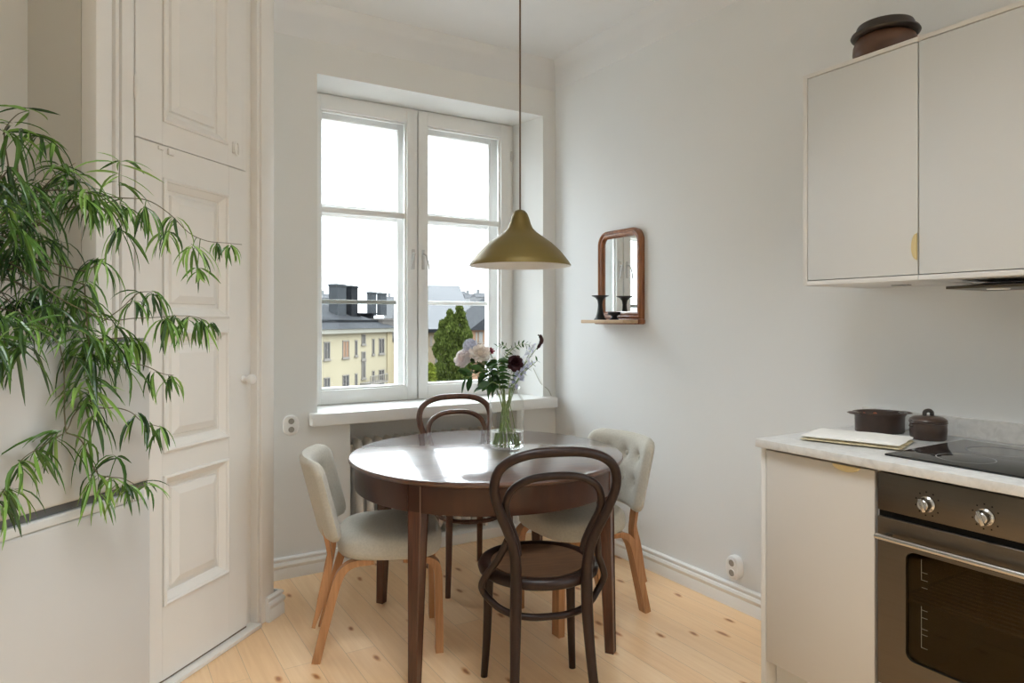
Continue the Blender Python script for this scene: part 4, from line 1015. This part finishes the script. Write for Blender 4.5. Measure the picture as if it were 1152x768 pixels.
# dense crown of the plant
bm = BM(); bs = BM()
for k in range(160):
    for _ in range(60):
        px, py = random.uniform(-150, 96), random.uniform(150, 395)
        top = 182 + 0.32 * max(0, px) - 0.10 * min(0, px); bot = 392 - 0.10 * abs(px - 60) if px > 25 else 400
        if px > 62 and 235 < py < 300 and random.random() < 0.85: continue
        if px > 50 and 250 < py < 320 and random.random() < 0.5: continue
        if top < py < bot: break
    off = random.uniform(-0.30, 0.06) if py < 360 else random.uniform(0.03, 0.09)
    c = fpt(px, py, off)
    if c.z < FZ + 0.05 and off < 0.03: off = random.uniform(0.04, 0.10); c = fpt(px, py, off)
    cluster(bm, c, random.randint(6, 9), random.uniform(.085, .12), random.uniform(1.2, 2.8), 1.0, random.uniform(-.2, .3), 0.0078, (0, 0, 2, 2, 1) if random.random() < 0.5 else (0, 2, 2))
    if k % 3 == 0:
        tube(bs, smooth_pts(over_edge(c), 6), [0.0026, 0.001], 5)
finish(bm, 'crown_leaves', LM, pl, angle=None)
finish(bs, 'crown_stems', M['stem'], pl)

# ================================================================== VASE AND FLOWERS
VB = Vector((1.530, 2.560, TZ + 0.0005)); VW = depth(VB)
vs = thing('glass_vase', 'clear glass bottle-shaped vase of flowers on the table', 'vase', VB)
bm = BM()
outer = [(0, 0), (0.066, 0), (0.073, 0.004), (0.0765, 0.014), (0.0765, 0.185), (0.074, 0.205), (0.066, 0.222), (0.056, 0.233), (0.0535, 0.242), (0.055, 0.252), (0.061, 0.262)]
inner = [(0.058, 0.262), (0.052, 0.252), (0.0505, 0.242), (0.053, 0.232), (0.063, 0.2195), (0.071, 0.203), (0.0735, 0.185), (0.0735, 0.016), (0.068, 0.010), (0, 0.009)]
lathe(bm, outer + inner, 56, VB); finish(bm, 'vase_body', M['vase_glass'], vs, angle=60)
bm = BM(); lathe(bm, [(0, 0.0095), (0.067, 0.0105), (0.0730, 0.017), (0.0730, 0.072), (0, 0.072)], 56, VB); finish(bm, 'water', M['water'], vs, angle=40)
def vpt(px, py, dw=0.0): return W(px, py, VW + dw)
def stem_to(head, name_parent, ang, r=0.0028, bend=0.0):
    a = ang
    foot = VB + Vector((0.045 * math.cos(a), 0.045 * math.sin(a), 0.014)); neck = VB + Vector((-0.020 * math.cos(a), -0.020 * math.sin(a), 0.245))
    side = head - neck
    neck = neck + Vector((max(-.022, min(.022, side.x * 0.25)), max(-.022, min(.022, side.y * 0.25)), 0))
    P = smooth_pts([foot, foot.lerp(neck, 0.5), neck, neck.lerp(head, 0.5) + Vector((0, 0, 0.012)), head], 6)
    bm = BM(); tube(bm, P, [r, r * 0.7], 8)
    finish(bm, 'stem', M['stem_green'], name_parent, angle=60)
    return P
def petal(bm, c, axis, ang, tilt, L, w_, cup, jitter=0.0):
    """a broad cupped petal from c leaning away from the axis by tilt"""
    ax = axis.normalized(); s = ax.orthogonal().normalized(); s = Matrix.Rotation(ang, 3, ax) @ s
    tvec = ax.cross(s)
    nu, nv = 4, 5; g = []
    for j in range(nv + 1):
        v = j / nv; row = []
        th = tilt * (0.35 + 0.65 * v) if cup >= 0 else tilt
        base = c + (ax * math.cos(th) + s * math.sin(th)) * (L * v)
        nn = (s * math.cos(th) - ax * math.sin(th))
        ww = w_ * (math.sin(PI * (0.12 + 0.76 * v ** 0.8)) ** 0.8)
        for i in range(nu + 1):
            u = -1 + 2 * i / nu
            p = base + tvec * (u * ww * 0.5) - nn * (abs(cup) * w_ * (u * u) * 0.5 * v) * (1 if cup >= 0 else -1)
            p += nn * (math.sin(u * 5 + ang * 3 + v * 4) * jitter * v)
            row.append(bm.verts.new(p))
        g.append(row)
    for j in range(nv):
        for i in range(nu): bm.faces.new([g[j][i], g[j][i + 1], g[j + 1][i + 1], g[j + 1][i]])
def peony(name, label, cat, px, py, dw, rad_, mat, ang, axis, group=None, closed=0.5, n=42):
    h = vpt(px, py, dw); t = thing(name, label, cat, VB + Vector((0.045 * math.cos(ang), 0.045 * math.sin(ang), 0.012)), 0, group)
    ax = Vector(axis).normalized(); base = h - ax * rad_ * 0.55
    stem_to(base, t, ang)
    bm = BM()
    for k in range(n):
        f = k / n
        petal(bm, base + ax * rad_ * 0.12, ax, k * 2.39996, 0.15 + (0.45 + closed * 1.35) * f ** 0.8, rad_ * (1.0 + 0.15 * f) * random.uniform(0.8, 1.15), rad_ * (0.55 + 0.40 * f), 0.8 - 1.1 * f, rad_ * 0.09)
    finish(bm, 'bloom', mat, t, angle=80)
    bm = BM()
    for k in range(5): add_leaf(bm, base - ax * 0.004, (ax * 0.2 + Vector((math.cos(k * 1.26), math.sin(k * 1.26), 0))), rad_ * 0.8, rad_ * 0.35, 0.2, 0)
    finish(bm, 'sepal', M['leaf_vase'], t, angle=80)
    return t
view = Vector((-SN, -CS, 0)); right = Vector((CS, -SN, 0)); UP = Vector((0, 0, 1))
peony('peony', 'whitish pink peony at the far left of the bouquet', 'flower', 521, 403, -0.01, 0.044, M['petal_white'], 0.4, view * 0.7 - right * 0.6 + UP * 0.4, 'peonies in the vase')
peony('peony', 'blush cream peony in the middle left of the bouquet', 'flower', 540, 398, -0.03, 0.048, M['petal_blush'], 1.3, view * 0.8 + UP * 0.75, 'peonies in the vase', closed=0.35)
peony('peony', 'pale white peony behind the blush one', 'flower', 531, 396, 0.04, 0.042, M['petal_white'], 2.0, view * 0.4 + UP * 0.9, 'peonies in the vase')
peony('dahlia', 'dark burgundy dahlia on the right of the bouquet', 'flower', 580, 407, -0.02, 0.032, M['petal_dark'], 2.9, view * 0.75 + UP * 0.5 + right * 0.1, closed=0.95, n=70)
peony('carnation', 'small crimson flower above the middle of the bouquet', 'flower', 551, 394, 0.0, 0.018, M['petal_red'], 3.6, view * 0.5 + UP * 0.8, closed=0.8, n=30)
peony('carnation', 'pinkish bud under the crimson flower', 'flower', 556, 404, 0.0, 0.013, M['petal_blush'], 4.0, view * 0.5 + UP * 0.6, closed=0.3, n=18)
def floret_head(name, label, px, py, dw, R, mat, ang, group=None):
    h = vpt(px, py, dw); t = thing(name, label, 'flower', VB + Vector((0.045 * math.cos(ang), 0.045 * math.sin(ang), 0.012)), 0, group)
    stem_to(h - UP * R * 0.8, t, ang)
    bm = BM()
    for k in range(38):
        z = 1 - 1.5 * (k + 0.5) / 38; r = math.sqrt(max(0, 1 - z * z)); a = k * 2.39996
        d = Vector((r * math.cos(a), r * math.sin(a), z)); c = h + d * R * 0.82
        for q in range(4): petal(bm, c, d, q * PI / 2 + k, 1.0, R * 0.40, R * 0.34, 0.15)
    for k in range(20):
        a = k * 2.4; tube(bm, [h - UP * R * 0.75, h + Vector((math.cos(a) * 0.6, math.sin(a) * 0.6, (k % 5) * 0.2 - 0.1)) * R * 0.8], 0.0008, 4)
    finish(bm, 'bloom', mat, t, angle=80)
floret_head('hydrangea', 'lilac blue flower cluster at the top left of the bouquet', 529, 389, 0.0, 0.030, M['petal_lilac'], 5.0)
def spike(label, pts, mat, ang, n=26, R=0.016):
    P0 = [vpt(*p) for p in pts]
    t = thing('delphinium', label, 'flower', VB + Vector((0.045 * math.cos(ang), 0.045 * math.sin(ang), 0.012)), 0, 'delphiniums in the vase')
    stem_to(P0[0], t, ang, 0.0025)
    P = smooth_pts(P0, 10)
    bm = BM(); tube(bm, P, [0.002, 0.001], 6); finish(bm, 'stem', M['stem_green'], t)
    bm = BM()
    for k in range(n):
        f = k / (n - 1); c = P[int(f * (len(P) - 1))]; a = k * 2.39996; r = R * (1 - 0.45 * f)
        d = Vector((math.cos(a), math.sin(a), 0.25)).normalized(); b = c + d * r
        tube(bm, [c, b], 0.0008, 4)
        for q in range(5): petal(bm, b, d, q * 1.2566 + k, 1.05, r * 0.75, r * 0.72, 0.15)
    finish(bm, 'florets', mat, t, angle=80)
spike('pale lilac delphinium spike leaning right in the bouquet', [(583, 428, 0.0), (589, 412, 0.0), (595, 398, 0.0), (600, 388, 0.0)], M['petal_lilac'], 0.9, 30, 0.018)
spike('mauve delphinium spike below the dark dahlia', [(577, 437, -0.02), (584, 424, -0.03), (592, 414, -0.03), (599, 408, -0.03)], M['petal_mauve'], 1.8, 22, 0.014)
# dark curved celosia
t = thing('celosia', 'dark curved flower tip rising at the right of the bouquet', 'flower', VB + Vector((0.045 * math.cos(5.6), 0.045 * math.sin(5.6), 0.012)))
h = vpt(605, 390, 0); stem_to(h, t, 5.6, 0.002)
bm = BM(); tube(bm, smooth_pts([vpt(604, 393), vpt(607, 388), vpt(609.3, 383), vpt(608, 378.5), vpt(605, 376.5)], 6), [0.003, 0.007, 0.009, 0.008, 0.003], 10); finish(bm, 'bloom', M['petal_dark'], t, angle=70)
# greenery sprigs
def sprig(name, label, pts, ang, n, L, w_, droop=0.8, pair=True):
    P0 = [vpt(*p) for p in pts]
    t = thing(name, label, 'foliage', VB + Vector((0.045 * math.cos(ang), 0.045 * math.sin(ang), 0.012)), 0, 'greenery in the vase')
    stem_to(P0[0], t, ang, 0.0022)
    P = smooth_pts(P0, 8); bm = BM(); tube(bm, P, [0.0018, 0.0009], 6); finish(bm, 'stem', M['stem_green'], t)
    bm = BM()
    for k in range(n):
        f = (k // 2) / max(1, n // 2 - 1) if pair else k / max(1, n - 1)
        i = min(len(P) - 2, int(f * (len(P) - 2))); c = P[i]; d = (P[i + 1] - P[i]).normalized()
        s = d.cross(view).normalized() * (1 if k % 2 else -1)
        add_leaf(bm, c, d * 0.55 + s + view * random.uniform(-.3, .4), L * random.uniform(.8, 1.15), w_, droop, random.uniform(-1.3, 1.3), 6, 0.12)
    finish(bm, 'leaves', M['leaf_vase'], t, angle=80)
sprig('fern_sprig', 'small-leaved green sprig arching left at the top of the bouquet', [(565, 410, 0.0), (572, 396, 0.01), (566, 388, 0.01), (559, 390, 0.01)], 0.2, 16, 0.020, 0.009, 0.3)
sprig('fern_sprig', 'small-leaved green sprig arching right at the top of the bouquet', [(566, 404, 0.0), (576, 393, 0.0), (586, 387, 0.0), (596, 388, 0.0)], 2.4, 18, 0.022, 0.009, 0.3)
sprig('leafy_sprig', 'green sprig sticking out to the right below the dark tip', [(588, 420, -0.03), (597, 412, -0.03), (605, 405, -0.03)], 3.2, 8, 0.022, 0.010, 0.3)
sprig('peony_leaves', 'large green leaves hanging out to the left under the peonies', [(556, 428, -0.02), (545, 418, -0.04), (533, 423, -0.04), (524, 424, -0.05)], 4.4, 12, 0.070, 0.028, 0.9)
sprig('peony_leaves', 'dark green leaves pointing down over the vase shoulder', [(560, 432, -0.03), (553, 430, -0.05), (546, 437, -0.06)], 5.2, 8, 0.060, 0.026, 1.2)
sprig('leafy_sprig', 'dense dark green foliage in the middle of the bouquet', [(562, 438, -0.02), (561, 425, -0.03), (560, 412, -0.03), (560, 405, -0.02)], 0.7, 34, 0.050, 0.018, 0.9)
sprig('leafy_sprig', 'dark leaves under the blush peony', [(553, 425, 0.0), (546, 412, 0.0), (540, 408, 0.0), (533, 409, 0.0)], 1.1, 22, 0.048, 0.022, 0.8)
sprig('leafy_sprig', 'narrow green leaves under the dark dahlia', [(570, 437, -0.01), (574, 424, -0.01), (577, 412, -0.01)], 2.1, 12, 0.032, 0.011, 0.8)

# thin cable in the corner of the window reveal
bm = BM()
tube(bm, smooth_pts([on_plane(600, 414, (0, 3.60, 0), Vector((0, 1, 0))), Vector((2.36, 3.540, 0.905)), Vector((2.40, 3.517, 0.865)), Vector((2.425, 3.515, 0.8235))], 6), 0.0022, 6)
tag(finish(bm, 'cable', M['cable']), 'thin grey cable curving down to the right end of the window sill', 'cable')

# ================================================================== OUTSIDE
GZ = -16.0
bm = BM(); box(bm, -150, 500, 12, 620, GZ - 0.5, GZ)
struct(finish(bm, 'street_ground', M['asphalt'], angle=None))
UZ = Vector((0, 0, 1))
def obox(bm, o, e, n, a0, a1, d0, d1, z0, z1):
    """box in a building's own axes: along e, out of the facade n, up"""
    m = Matrix(((e.x, n.x, 0, o.x), (e.y, n.y, 0, o.y), (0, 0, 1, 0), (0, 0, 0, 1)))
    box(bm, a0, a1, d0, d1, z0, z1, 0, 1, m)
def frame_of(px, w, vp):
    a = math.atan((vp - CX) / FP) + TH
    e = Vector((math.sin(a), math.cos(a), 0)); n = Vector((e.y, -e.x, 0))
    p = W(px, HY, w); o = Vector((p.x, p.y, 0))
    if n.dot(o) > 0: n = -n
    return o, e, n
def facade_pt(px, py, o, e, n, off=0.0):
    p = on_plane(px, py, o + n * off, n); return (p - o).dot(e), p.z
o, e, n = frame_of(362, 57, 786)
yb = thing('apartment_building', 'pale yellow apartment block with grey metal roof seen through the left pane', 'building', Vector((o.x, o.y, GZ)))
aR, zE = facade_pt(440, 371.3, o, e, n); zE = 0.45
bm = BM(); obox(bm, o, e, n, -30, aR, -11, 0, GZ, zE); finish(bm, 'wall', M['yellow'], yb, angle=None)
bm = BM(); obox(bm, o, e, n, aR - 1.1, aR + 0.02, -11.02, 0.12, GZ, zE); obox(bm, o, e, n, aR, aR + 9, -11, -1.0, GZ, zE); finish(bm, 'corner_wall', M['yellow2'], yb, angle=None)
bm = BM(); obox(bm, o, e, n, -30, aR + 0.3, -0.1, 0.45, zE - 0.25, zE + 0.15); finish(bm, 'cornice', M['cornice'], yb, angle=None)
zR = 3.3
def opt(a, d, z): return o + e * a + n * d + UZ * z
bm = BM()
q = [opt(-30, 0.55, zE + 0.15), opt(aR + 0.5, 0.55, zE + 0.15), opt(aR + 0.5, -11.5, zE + 0.15), opt(-30, -11.5, zE + 0.15)]
r_ = [opt(-30, -5.5, zR), opt(aR - 6.0, -5.5, zR)]
V = [bm.verts.new(p) for p in q + r_]
bm.faces.new([V[0], V[1], V[5], V[4]]); bm.faces.new([V[1], V[2], V[5]]); bm.faces.new([V[2], V[3], V[4], V[5]]); bm.faces.new([V[3], V[0], V[4]]); bm.faces.new([V[3], V[2], V[1], V[0]])
finish(bm, 'roof', M['roof_grey'], yb, angle=None)
bm = BM(); obox(bm, o, e, n, -30, aR - 1.5, -0.9, -0.72, zE + 0.7, zE + 0.95); finish(bm, 'snow_guard', M['roof_dark'], yb, angle=None)
bm = BM(); obox(bm, o, e, n, aR + 0.3, aR + 9.5, -11, -0.8, zE - 0.2, zE + 0.9); finish(bm, 'low_roof', M['roof_light'], yb, angle=None)
def chim(px0, px1, pyt, pyb, off, depth_, mat):
    a0, zt = facade_pt(px0, pyt, o, e, n, -off); a1, zb = facade_pt(px1, pyb, o, e, n, -off)
    bm = BM(); obox(bm, o, e, n, a0, a1, -off - depth_, -off, zb - 1.0, zt); obox(bm, o, e, n, a0 - 0.06, a1 + 0.06, -off - depth_ - 0.06, -off + 0.06, zt - 0.22, zt - 0.05)
    finish(bm, 'chimney', mat, yb, angle=None)
chim(379.5, 389.5, 319, 358, 2.2, 0.9, M['chimney']); chim(395.5, 402.5, 321, 360, 2.0, 0.7, M['roof_dark']); chim(417.5, 423.5, 328, 345, 4.5, 0.5, M['chimney']); chim(428.5, 435, 329, 345, 4.5, 0.5, M['chimney'])
chim(431, 444, 358, 374, 0.3, 1.5, M['chimney_stucco'])
for px in (403, 418):
    a0, z0 = facade_pt(px, 355, o, e, n, -2.0)
    bm = BM(); obox(bm, o, e, n, a0, a0 + 0.55, -3.4, -2.0, z0 - 0.6, z0 + 0.15); obox(bm, o, e, n, a0 - .25, a0 + 0.8, -4.0, -1.8, z0 + 0.15, z0 + 0.28); finish(bm, 'dormer', M['roof_dark'], yb, angle=None)
def bwin(o, e, n, parent, px0, px1, pyt, pyb, glass=None, bars=1):
    a0, z1 = facade_pt(px0, pyt, o, e, n); a1, z0 = facade_pt(px1, pyb, o, e, n)
    w_ = 0.09
    bm = BM(); obox(bm, o, e, n, a0, a0 + w_, -0.05, 0.06, z0, z1); obox(bm, o, e, n, a1 - w_, a1, -0.05, 0.06, z0, z1); obox(bm, o, e, n, a0, a1, -0.05, 0.06, z0, z0 + w_); obox(bm, o, e, n, a0, a1, -0.05, 0.06, z1 - w_, z1)
    for b in range(bars): c = a0 + (a1 - a0) * (b + 1) / (bars + 1); obox(bm, o, e, n, c - .04, c + .04, -0.05, 0.05, z0, z1)
    obox(bm, o, e, n, a0 - .1, a1 + .1, -0.02, 0.12, z0 - .12, z0)
    f = finish(bm, 'window', M['out_frame'], parent, angle=None)
    bm = BM(); obox(bm, o, e, n, a0 + 0.01, a1 - 0.01, -0.05, 0.015, z0, z1); finish(bm, 'pane', glass or M['out_glass'], f, angle=None)
rows = [(364, 371, 384.5, 404), (385, 392.5, 383, 402), (399, 401.8, 382.5, 400), (418.5, 421, 381, 398.5), (426, 432, 380.5, 397.5), (444, 447, 380, 396),
        (364, 371, 425, 446), (385, 392.5, 422, 443), (399, 401.8, 420, 440), (418.5, 421, 417, 436), (426, 432, 416, 434)]
for i, (a, b, c, d) in enumerate(rows): bwin(o, e, n, yb, a, b, c, d, M['curtain'] if i == 1 else None, 1 if b - a > 4 else 0)
for (a, b, c, d) in ((406.5, 411, 376, 387), (406.5, 411, 395.5, 404), (406.5, 411, 406, 425)):
    bwin(o, e, n, yb, a, b, c, d, None, 2)
a0, z0 = facade_pt(405, 431, o, e, n); a1, _ = facade_pt(425, 430, o, e, n)
bm = BM(); obox(bm, o, e, n, a0, a1, 0, 1.1, z0 - .15, z0)
for k in range(12): obox(bm, o, e, n, a0 + (a1 - a0) * k / 11 - .03, a0 + (a1 - a0) * k / 11 + .03, 1.04, 1.1, z0, z0 + 0.6)
obox(bm, o, e, n, a0, a1, 1.03, 1.11, z0 + 0.6, z0 + 0.68); finish(bm, 'balcony', M['out_frame'], yb, angle=None)
# beige house with light roof
o2, e2, n2 = frame_of(478, 92, 2600)
hb = thing('beige_house', 'beige house with broad light zinc roof behind the birch', 'building', Vector((o2.x, o2.y, GZ)))
aL, zE2 = facade_pt(470, 370.5, o2, e2, n2); aR2, _ = facade_pt(532, 368, o2, e2, n2)
bm = BM(); obox(bm, o2, e2, n2, aL - .5, aR2, -16, 0, GZ, zE2); finish(bm, 'wall', M['beige_house'], hb, angle=None)
bm = BM()
def opt2(a, d, z): return o2 + e2 * a + n2 * d + UZ * z
zt = zE2 + 6.4
V = [bm.verts.new(p) for p in (opt2(aL - 0.8, 0.6, zE2), opt2(aR2 + .4, 0.6, zE2), opt2(aR2 + .4, -16.6, zE2), opt2(aL - 0.8, -16.6, zE2), opt2(aL - 0.8, -8, zt), opt2(aR2 + .4, -8, zt))]
for f in ((0, 1, 5, 4), (1, 2, 5), (2, 3, 4, 5), (3, 0, 4), (3, 2, 1, 0)): bm.faces.new([V[i] for i in f])
finish(bm, 'roof', M['roof_light'], hb, angle=None)
bm = BM(); obox(bm, o2, e2, n2, aL - 0.8, aR2 + .4, 0.5, 0.7, zE2 - 0.4, zE2 + .05); finish(bm, 'gutter', M['roof_dark'], hb, angle=None)
for (px, py) in ((486, 354), (527.5, 354)):
    a0, z0 = facade_pt(px, py, o2, e2, n2, -4)
    bm = BM(); obox(bm, o2, e2, n2, a0 - .4, a0 + .5, -5.5, -3.4, z0 - .3, z0 + .4); finish(bm, 'roof_hatch', M['roof_dark'], hb, angle=None)
for (a, b, c, d) in ((489.5, 492, 377, 387), (489.5, 492, 397, 409), (497, 499, 377, 387), (497, 499, 396, 408), (484, 486, 378, 388)): bwin(o2, e2, n2, hb, a, b, c, d, None, 0)
# salmon house with dark gable
o3, e3, n3 = frame_of(531, 70, 2300)
hs = thing('salmon_house', 'salmon house with dark grey gable at the right edge of the window view', 'building', Vector((o3.x, o3.y, GZ)))
aL, zE3 = facade_pt(531, 368, o3, e3, n3)
bm = BM(); obox(bm, o3, e3, n3, aL, aL + 9, -8, 0, GZ, zE3); finish(bm, 'wall', M['orange_house'], hs, angle=None)
def opt3(a, d, z): return o3 + e3 * a + n3 * d + UZ * z
bm = BM(); zt = zE3 + 3.3
V = [bm.verts.new(p) for p in (opt3(aL - .5, .5, zE3 - .3), opt3(aL + 4.5, .5, zt), opt3(aL + 9.5, .5, zE3 - .3), opt3(aL - .5, -8.5, zE3 - .3), opt3(aL + 4.5, -8.5, zt), opt3(aL + 9.5, -8.5, zE3 - .3))]
for f in ((0, 1, 2), (5, 4, 3), (0, 3, 4, 1), (1, 4, 5, 2), (0, 2, 5, 3)): bm.faces.new([V[i] for i in f])
finish(bm, 'roof', M['roof_grey'], hs, angle=None)
for (a, b, c, d) in ((538.5, 543, 373, 385), (535, 537, 373, 385)): bwin(o3, e3, n3, hs, a, b, c, d, M['far_white'], 1)
# trees
def tree(name, label, px, w, py_top, py_bot, half_px, mat, leaves, lsize, seed, conical=True, lean=0.0):
    rnd = random.Random(seed)
    p = W(px, HY, w); base = Vector((p.x, p.y, GZ))
    ztop = CH - (py_top - HY) * w / FP; zbot = CH - (py_bot - HY) * w / FP; hw = half_px * w / FP
    t = thing(name, label, 'tree', base)
    bm = BM(); tube(bm, [base, Vector((p.x + lean * .5, p.y, (GZ + ztop) / 2)), Vector((p.x + lean, p.y, ztop - 0.5))], [0.22, 0.03], 10); 
    finish(bm, 'trunk', M['bark'], t)
    bm = BM(); H = ztop - zbot
    for k in range(leaves):
        f = rnd.random() ** 0.85
        z = zbot + H * f
        prof_ = min(1.0, (1 - f) * 2.6) ** 0.6 * (0.85 + 0.15 * math.sin(f * 17 + seed)) if conical else math.sqrt(max(0, 1 - (2 * f - 1) ** 2))
        a = rnd.uniform(0, 2 * PI); r = hw * prof_ * math.sqrt(rnd.random()) * (0.85 + 0.3 * noise.noise((math.cos(a) * 1.5, math.sin(a) * 1.5, z * 0.6)))
        c = Vector((p.x + lean * f + r * math.cos(a), p.y + r * math.sin(a), z))
        d = Vector((math.cos(a) * .7 + rnd.uniform(-.5, .5), math.sin(a) * .7 + rnd.uniform(-.5, .5), rnd.uniform(-1.2, .2)))
        s = lsize * rnd.uniform(.6, 1.3); u = d.normalized(); v = u.orthogonal().normalized(); v = Matrix.Rotation(rnd.uniform(0, PI), 3, u) @ v
        vs_ = [bm.verts.new(c + x) for x in (u * -s, v * s * .45, u * s, v * -s * .45)]; bm.faces.new(vs_)
    finish(bm, 'foliage', mat, t, angle=None)
def clump_tree(name, label, px, w, clumps, mat, dens, lsize, seed):
    rnd = random.Random(seed); p = W(px, HY, w); base = Vector((p.x, p.y, GZ))
    t = thing(name, label, 'tree', base); k = w / FP
    bm = BM(); top = W(clumps[0][0], clumps[0][1] + 6, w)
    tube(bm, smooth_pts([base, base.lerp(top, 0.5) + Vector((0.1, 0, 0)), top], 4), [0.24, 0.03], 10)
    bb = base.lerp(top, 0.55)
    for c in clumps[1::2]:
        q = W(c[0], c[1], w); r0 = base.lerp(top, max(0.4, min(0.9, (q.z - 1.2 - GZ) / (top.z - GZ))))
        tube(bm, [r0, r0.lerp(q, 0.5) + Vector((0, 0, 0.2)), q], [0.06, 0.015], 6)
    finish(bm, 'trunk', M['bark'], t)
    bm = BM()
    for (cx_, cy_, cr) in clumps:
        dw = rnd.uniform(-1, 1) * 0.9; q = W(cx_, cy_, w + dw); r = cr * k
        for _ in range(int(dens * r ** 2)):
            d = Vector((rnd.gauss(0, 1), rnd.gauss(0, 1), rnd.gauss(0, 1))).normalized() * (rnd.random() ** 0.45) * r
            d.z *= 1.25
            if d.z < 0: d.x *= 0.85; d.y *= 0.85
            c = q + d; s_ = lsize * rnd.uniform(.5, 1.3)
            u = Vector((rnd.uniform(-.7, .7), rnd.uniform(-.7, .7), -1)).normalized(); v = Matrix.Rotation(rnd.uniform(0, PI), 3, u) @ u.orthogonal().normalized()
            bm.faces.new([bm.verts.new(c + x) for x in (u * -s_, v * s_ * .4, u * s_, v * -s_ * .4)])
    finish(bm, 'foliage', mat, t, angle=None)
clump_tree('birch_tree', 'tall bushy green birch in front of the beige house in the right window pane', 509, 46,
  [(517, 348, 4.5), (518, 356, 6), (506, 353, 4), (512, 362, 7), (504, 362, 5), (520, 366, 7), (513, 372, 7), (518, 373, 6), (498, 366, 5), (500, 372, 7), (509, 374, 9), (524, 372, 5), (525, 379, 7), (495, 380, 7), (505, 388, 11), (517, 390, 11), (527, 391, 6), (493, 394, 7), (528, 400, 5), (503, 404, 12), (516, 406, 12), (526, 410, 6), (496, 418, 9), (508, 424, 14), (521, 424, 9), (501, 442, 13), (516, 444, 13)],
  M['tree_leaf'], 9500, 0.13, 3)
tree('shrub', 'yellow green shrub at the lower left of the right window pane', 484, 42, 409, 470, 9, M['bush_leaf'], 2500, 0.15, 5, conical=False)
# far skyline, distance haze put into the pale colours
far = [(366, 330, 330, 'far_grey', 9), (381, 333, 360, 'far_roof', 7), (441, 333, 320, 'far_grey', 6), (488, 327, 280, 'far_roof', 7), (499, 329, 340, 'far_grey', 9), (510, 328, 320, 'far_white', 8), (520, 327, 360, 'far_grey', 7), (531, 330, 330, 'far_white', 8), (543, 329, 300, 'far_grey', 8)]
names = ['pale grey far house on the skyline at the left edge of the left pane', 'dim roofed far house behind the two big chimneys', 'grey far house at the right edge of the left pane',
         'dark roofed far house at the left edge of the right pane', 'grey far house second from the left on the right pane skyline', 'whitish far house in the middle left of the right pane skyline', 'grey far house above the birch top', 'whitish far house right of the birch top', 'grey far house beside the lamp-side edge of the right pane']
for (px, py, w, mt, hwpx), lab in zip(far, names):
    o4, e4, n4 = frame_of(px, w, 3000)
    hw = hwpx * w / FP; z = CH - (py + 5 - HY) * w / FP; zt = CH - (py - HY) * w / FP
    t = thing('distant_house', lab, 'building', Vector((o4.x, o4.y, GZ)), 0, 'far houses on the skyline')
    bm = BM(); obox(bm, o4, e4, n4, -hw, hw, -10, 0, GZ, z); finish(bm, 'wall', M[mt], t, angle=None)
    def opt4(a, d, z): return o4 + e4 * a + n4 * d + UZ * z
    bm = BM(); V = [bm.verts.new(p_) for p_ in (opt4(-hw, .3, z), opt4(hw, .3, z), opt4(hw, -10.3, z), opt4(-hw, -10.3, z), opt4(-hw * .8, -5, zt), opt4(hw * .8, -5, zt))]
    for f in ((0, 1, 5, 4), (1, 2, 5), (2, 3, 4, 5), (3, 0, 4), (3, 2, 1, 0)): bm.faces.new([V[i] for i in f])
    finish(bm, 'roof', M['far_roof'], t, angle=None)
    bm = BM(); obox(bm, o4, e4, n4, -hw * .4, -hw * .1, -6, -4, z, zt + 1.6); finish(bm, 'chimney', M['far_grey'], t, angle=None)

# ================================================================== LIGHT
w = bpy.data.worlds.new('overcast sky'); SC.world = w; w.use_nodes = True
N, L = w.node_tree.nodes, w.node_tree.links
bg = N['Background']; tc = N.new('ShaderNodeTexCoord'); sp = N.new('ShaderNodeSeparateXYZ'); L.new(tc.outputs['Generated'], sp.inputs[0])
rp = N.new('ShaderNodeValToRGB'); rp.color_ramp.elements[0].position = 0.05; rp.color_ramp.elements[1].position = 0.62
rp.color_ramp.elements[0].color = (0.22, 0.238, 0.25, 1); rp.color_ramp.elements[1].color = (0.84, 0.945, 1.0, 1)
L.new(sp.outputs['Z'], rp.inputs['Fac']); L.new(rp.outputs[0], bg.inputs['Color']); bg.inputs['Strength'].default_value = 13.0
def area(name, loc, rot, sx, sy, power, col=(1, 1, 1)):
    d = bpy.data.lights.new(name, 'AREA'); d.shape = 'RECTANGLE'; d.size = sx; d.size_y = sy; d.energy = power; d.color = col
    o = bpy.data.objects.new(name, d); COL.objects.link(o); o.location = loc; o.rotation_euler = rot
    return o
area('side_fill_light', (XW + 0.10, -1.25, 1.675), (0, PI / 2, 0), 1.6, 1.75, 11.5, (0.78, 0.91, 1.0))  # added fill light standing in the unseen opening
dl = area('overhead_fill_light', (0.75, 1.05, ZC - 0.06), (0, 0, 0), 0.7, 0.7, 17, (0.88, 0.95, 1.0)); dl.data.spread = math.radians(112)  # added downward fill, no ceiling fixture here

# ================================================================== CAMERA
cam = bpy.data.cameras.new('camera'); co = bpy.data.objects.new('camera', cam); COL.objects.link(co)
cam.sensor_width = 36; cam.lens = 24; cam.shift_y = -23 / 1152; cam.clip_start = 0.02; cam.clip_end = 2000
co.location = (0, 0, CH); co.rotation_euler = (PI / 2, 0, -TH)
SC.camera = co
SC.view_settings.view_transform = 'Standard'; SC.view_settings.look = 'None'; SC.view_settings.gamma = 1; SC.view_settings.use_curve_mapping = False
SC.view_settings.exposure = 0.12
SC.cycles.transparent_max_bounces = 40; SC.cycles.max_bounces = 16; SC.cycles.diffuse_bounces = 8; SC.cycles.transmission_bounces = 16; SC.cycles.glossy_bounces = 6
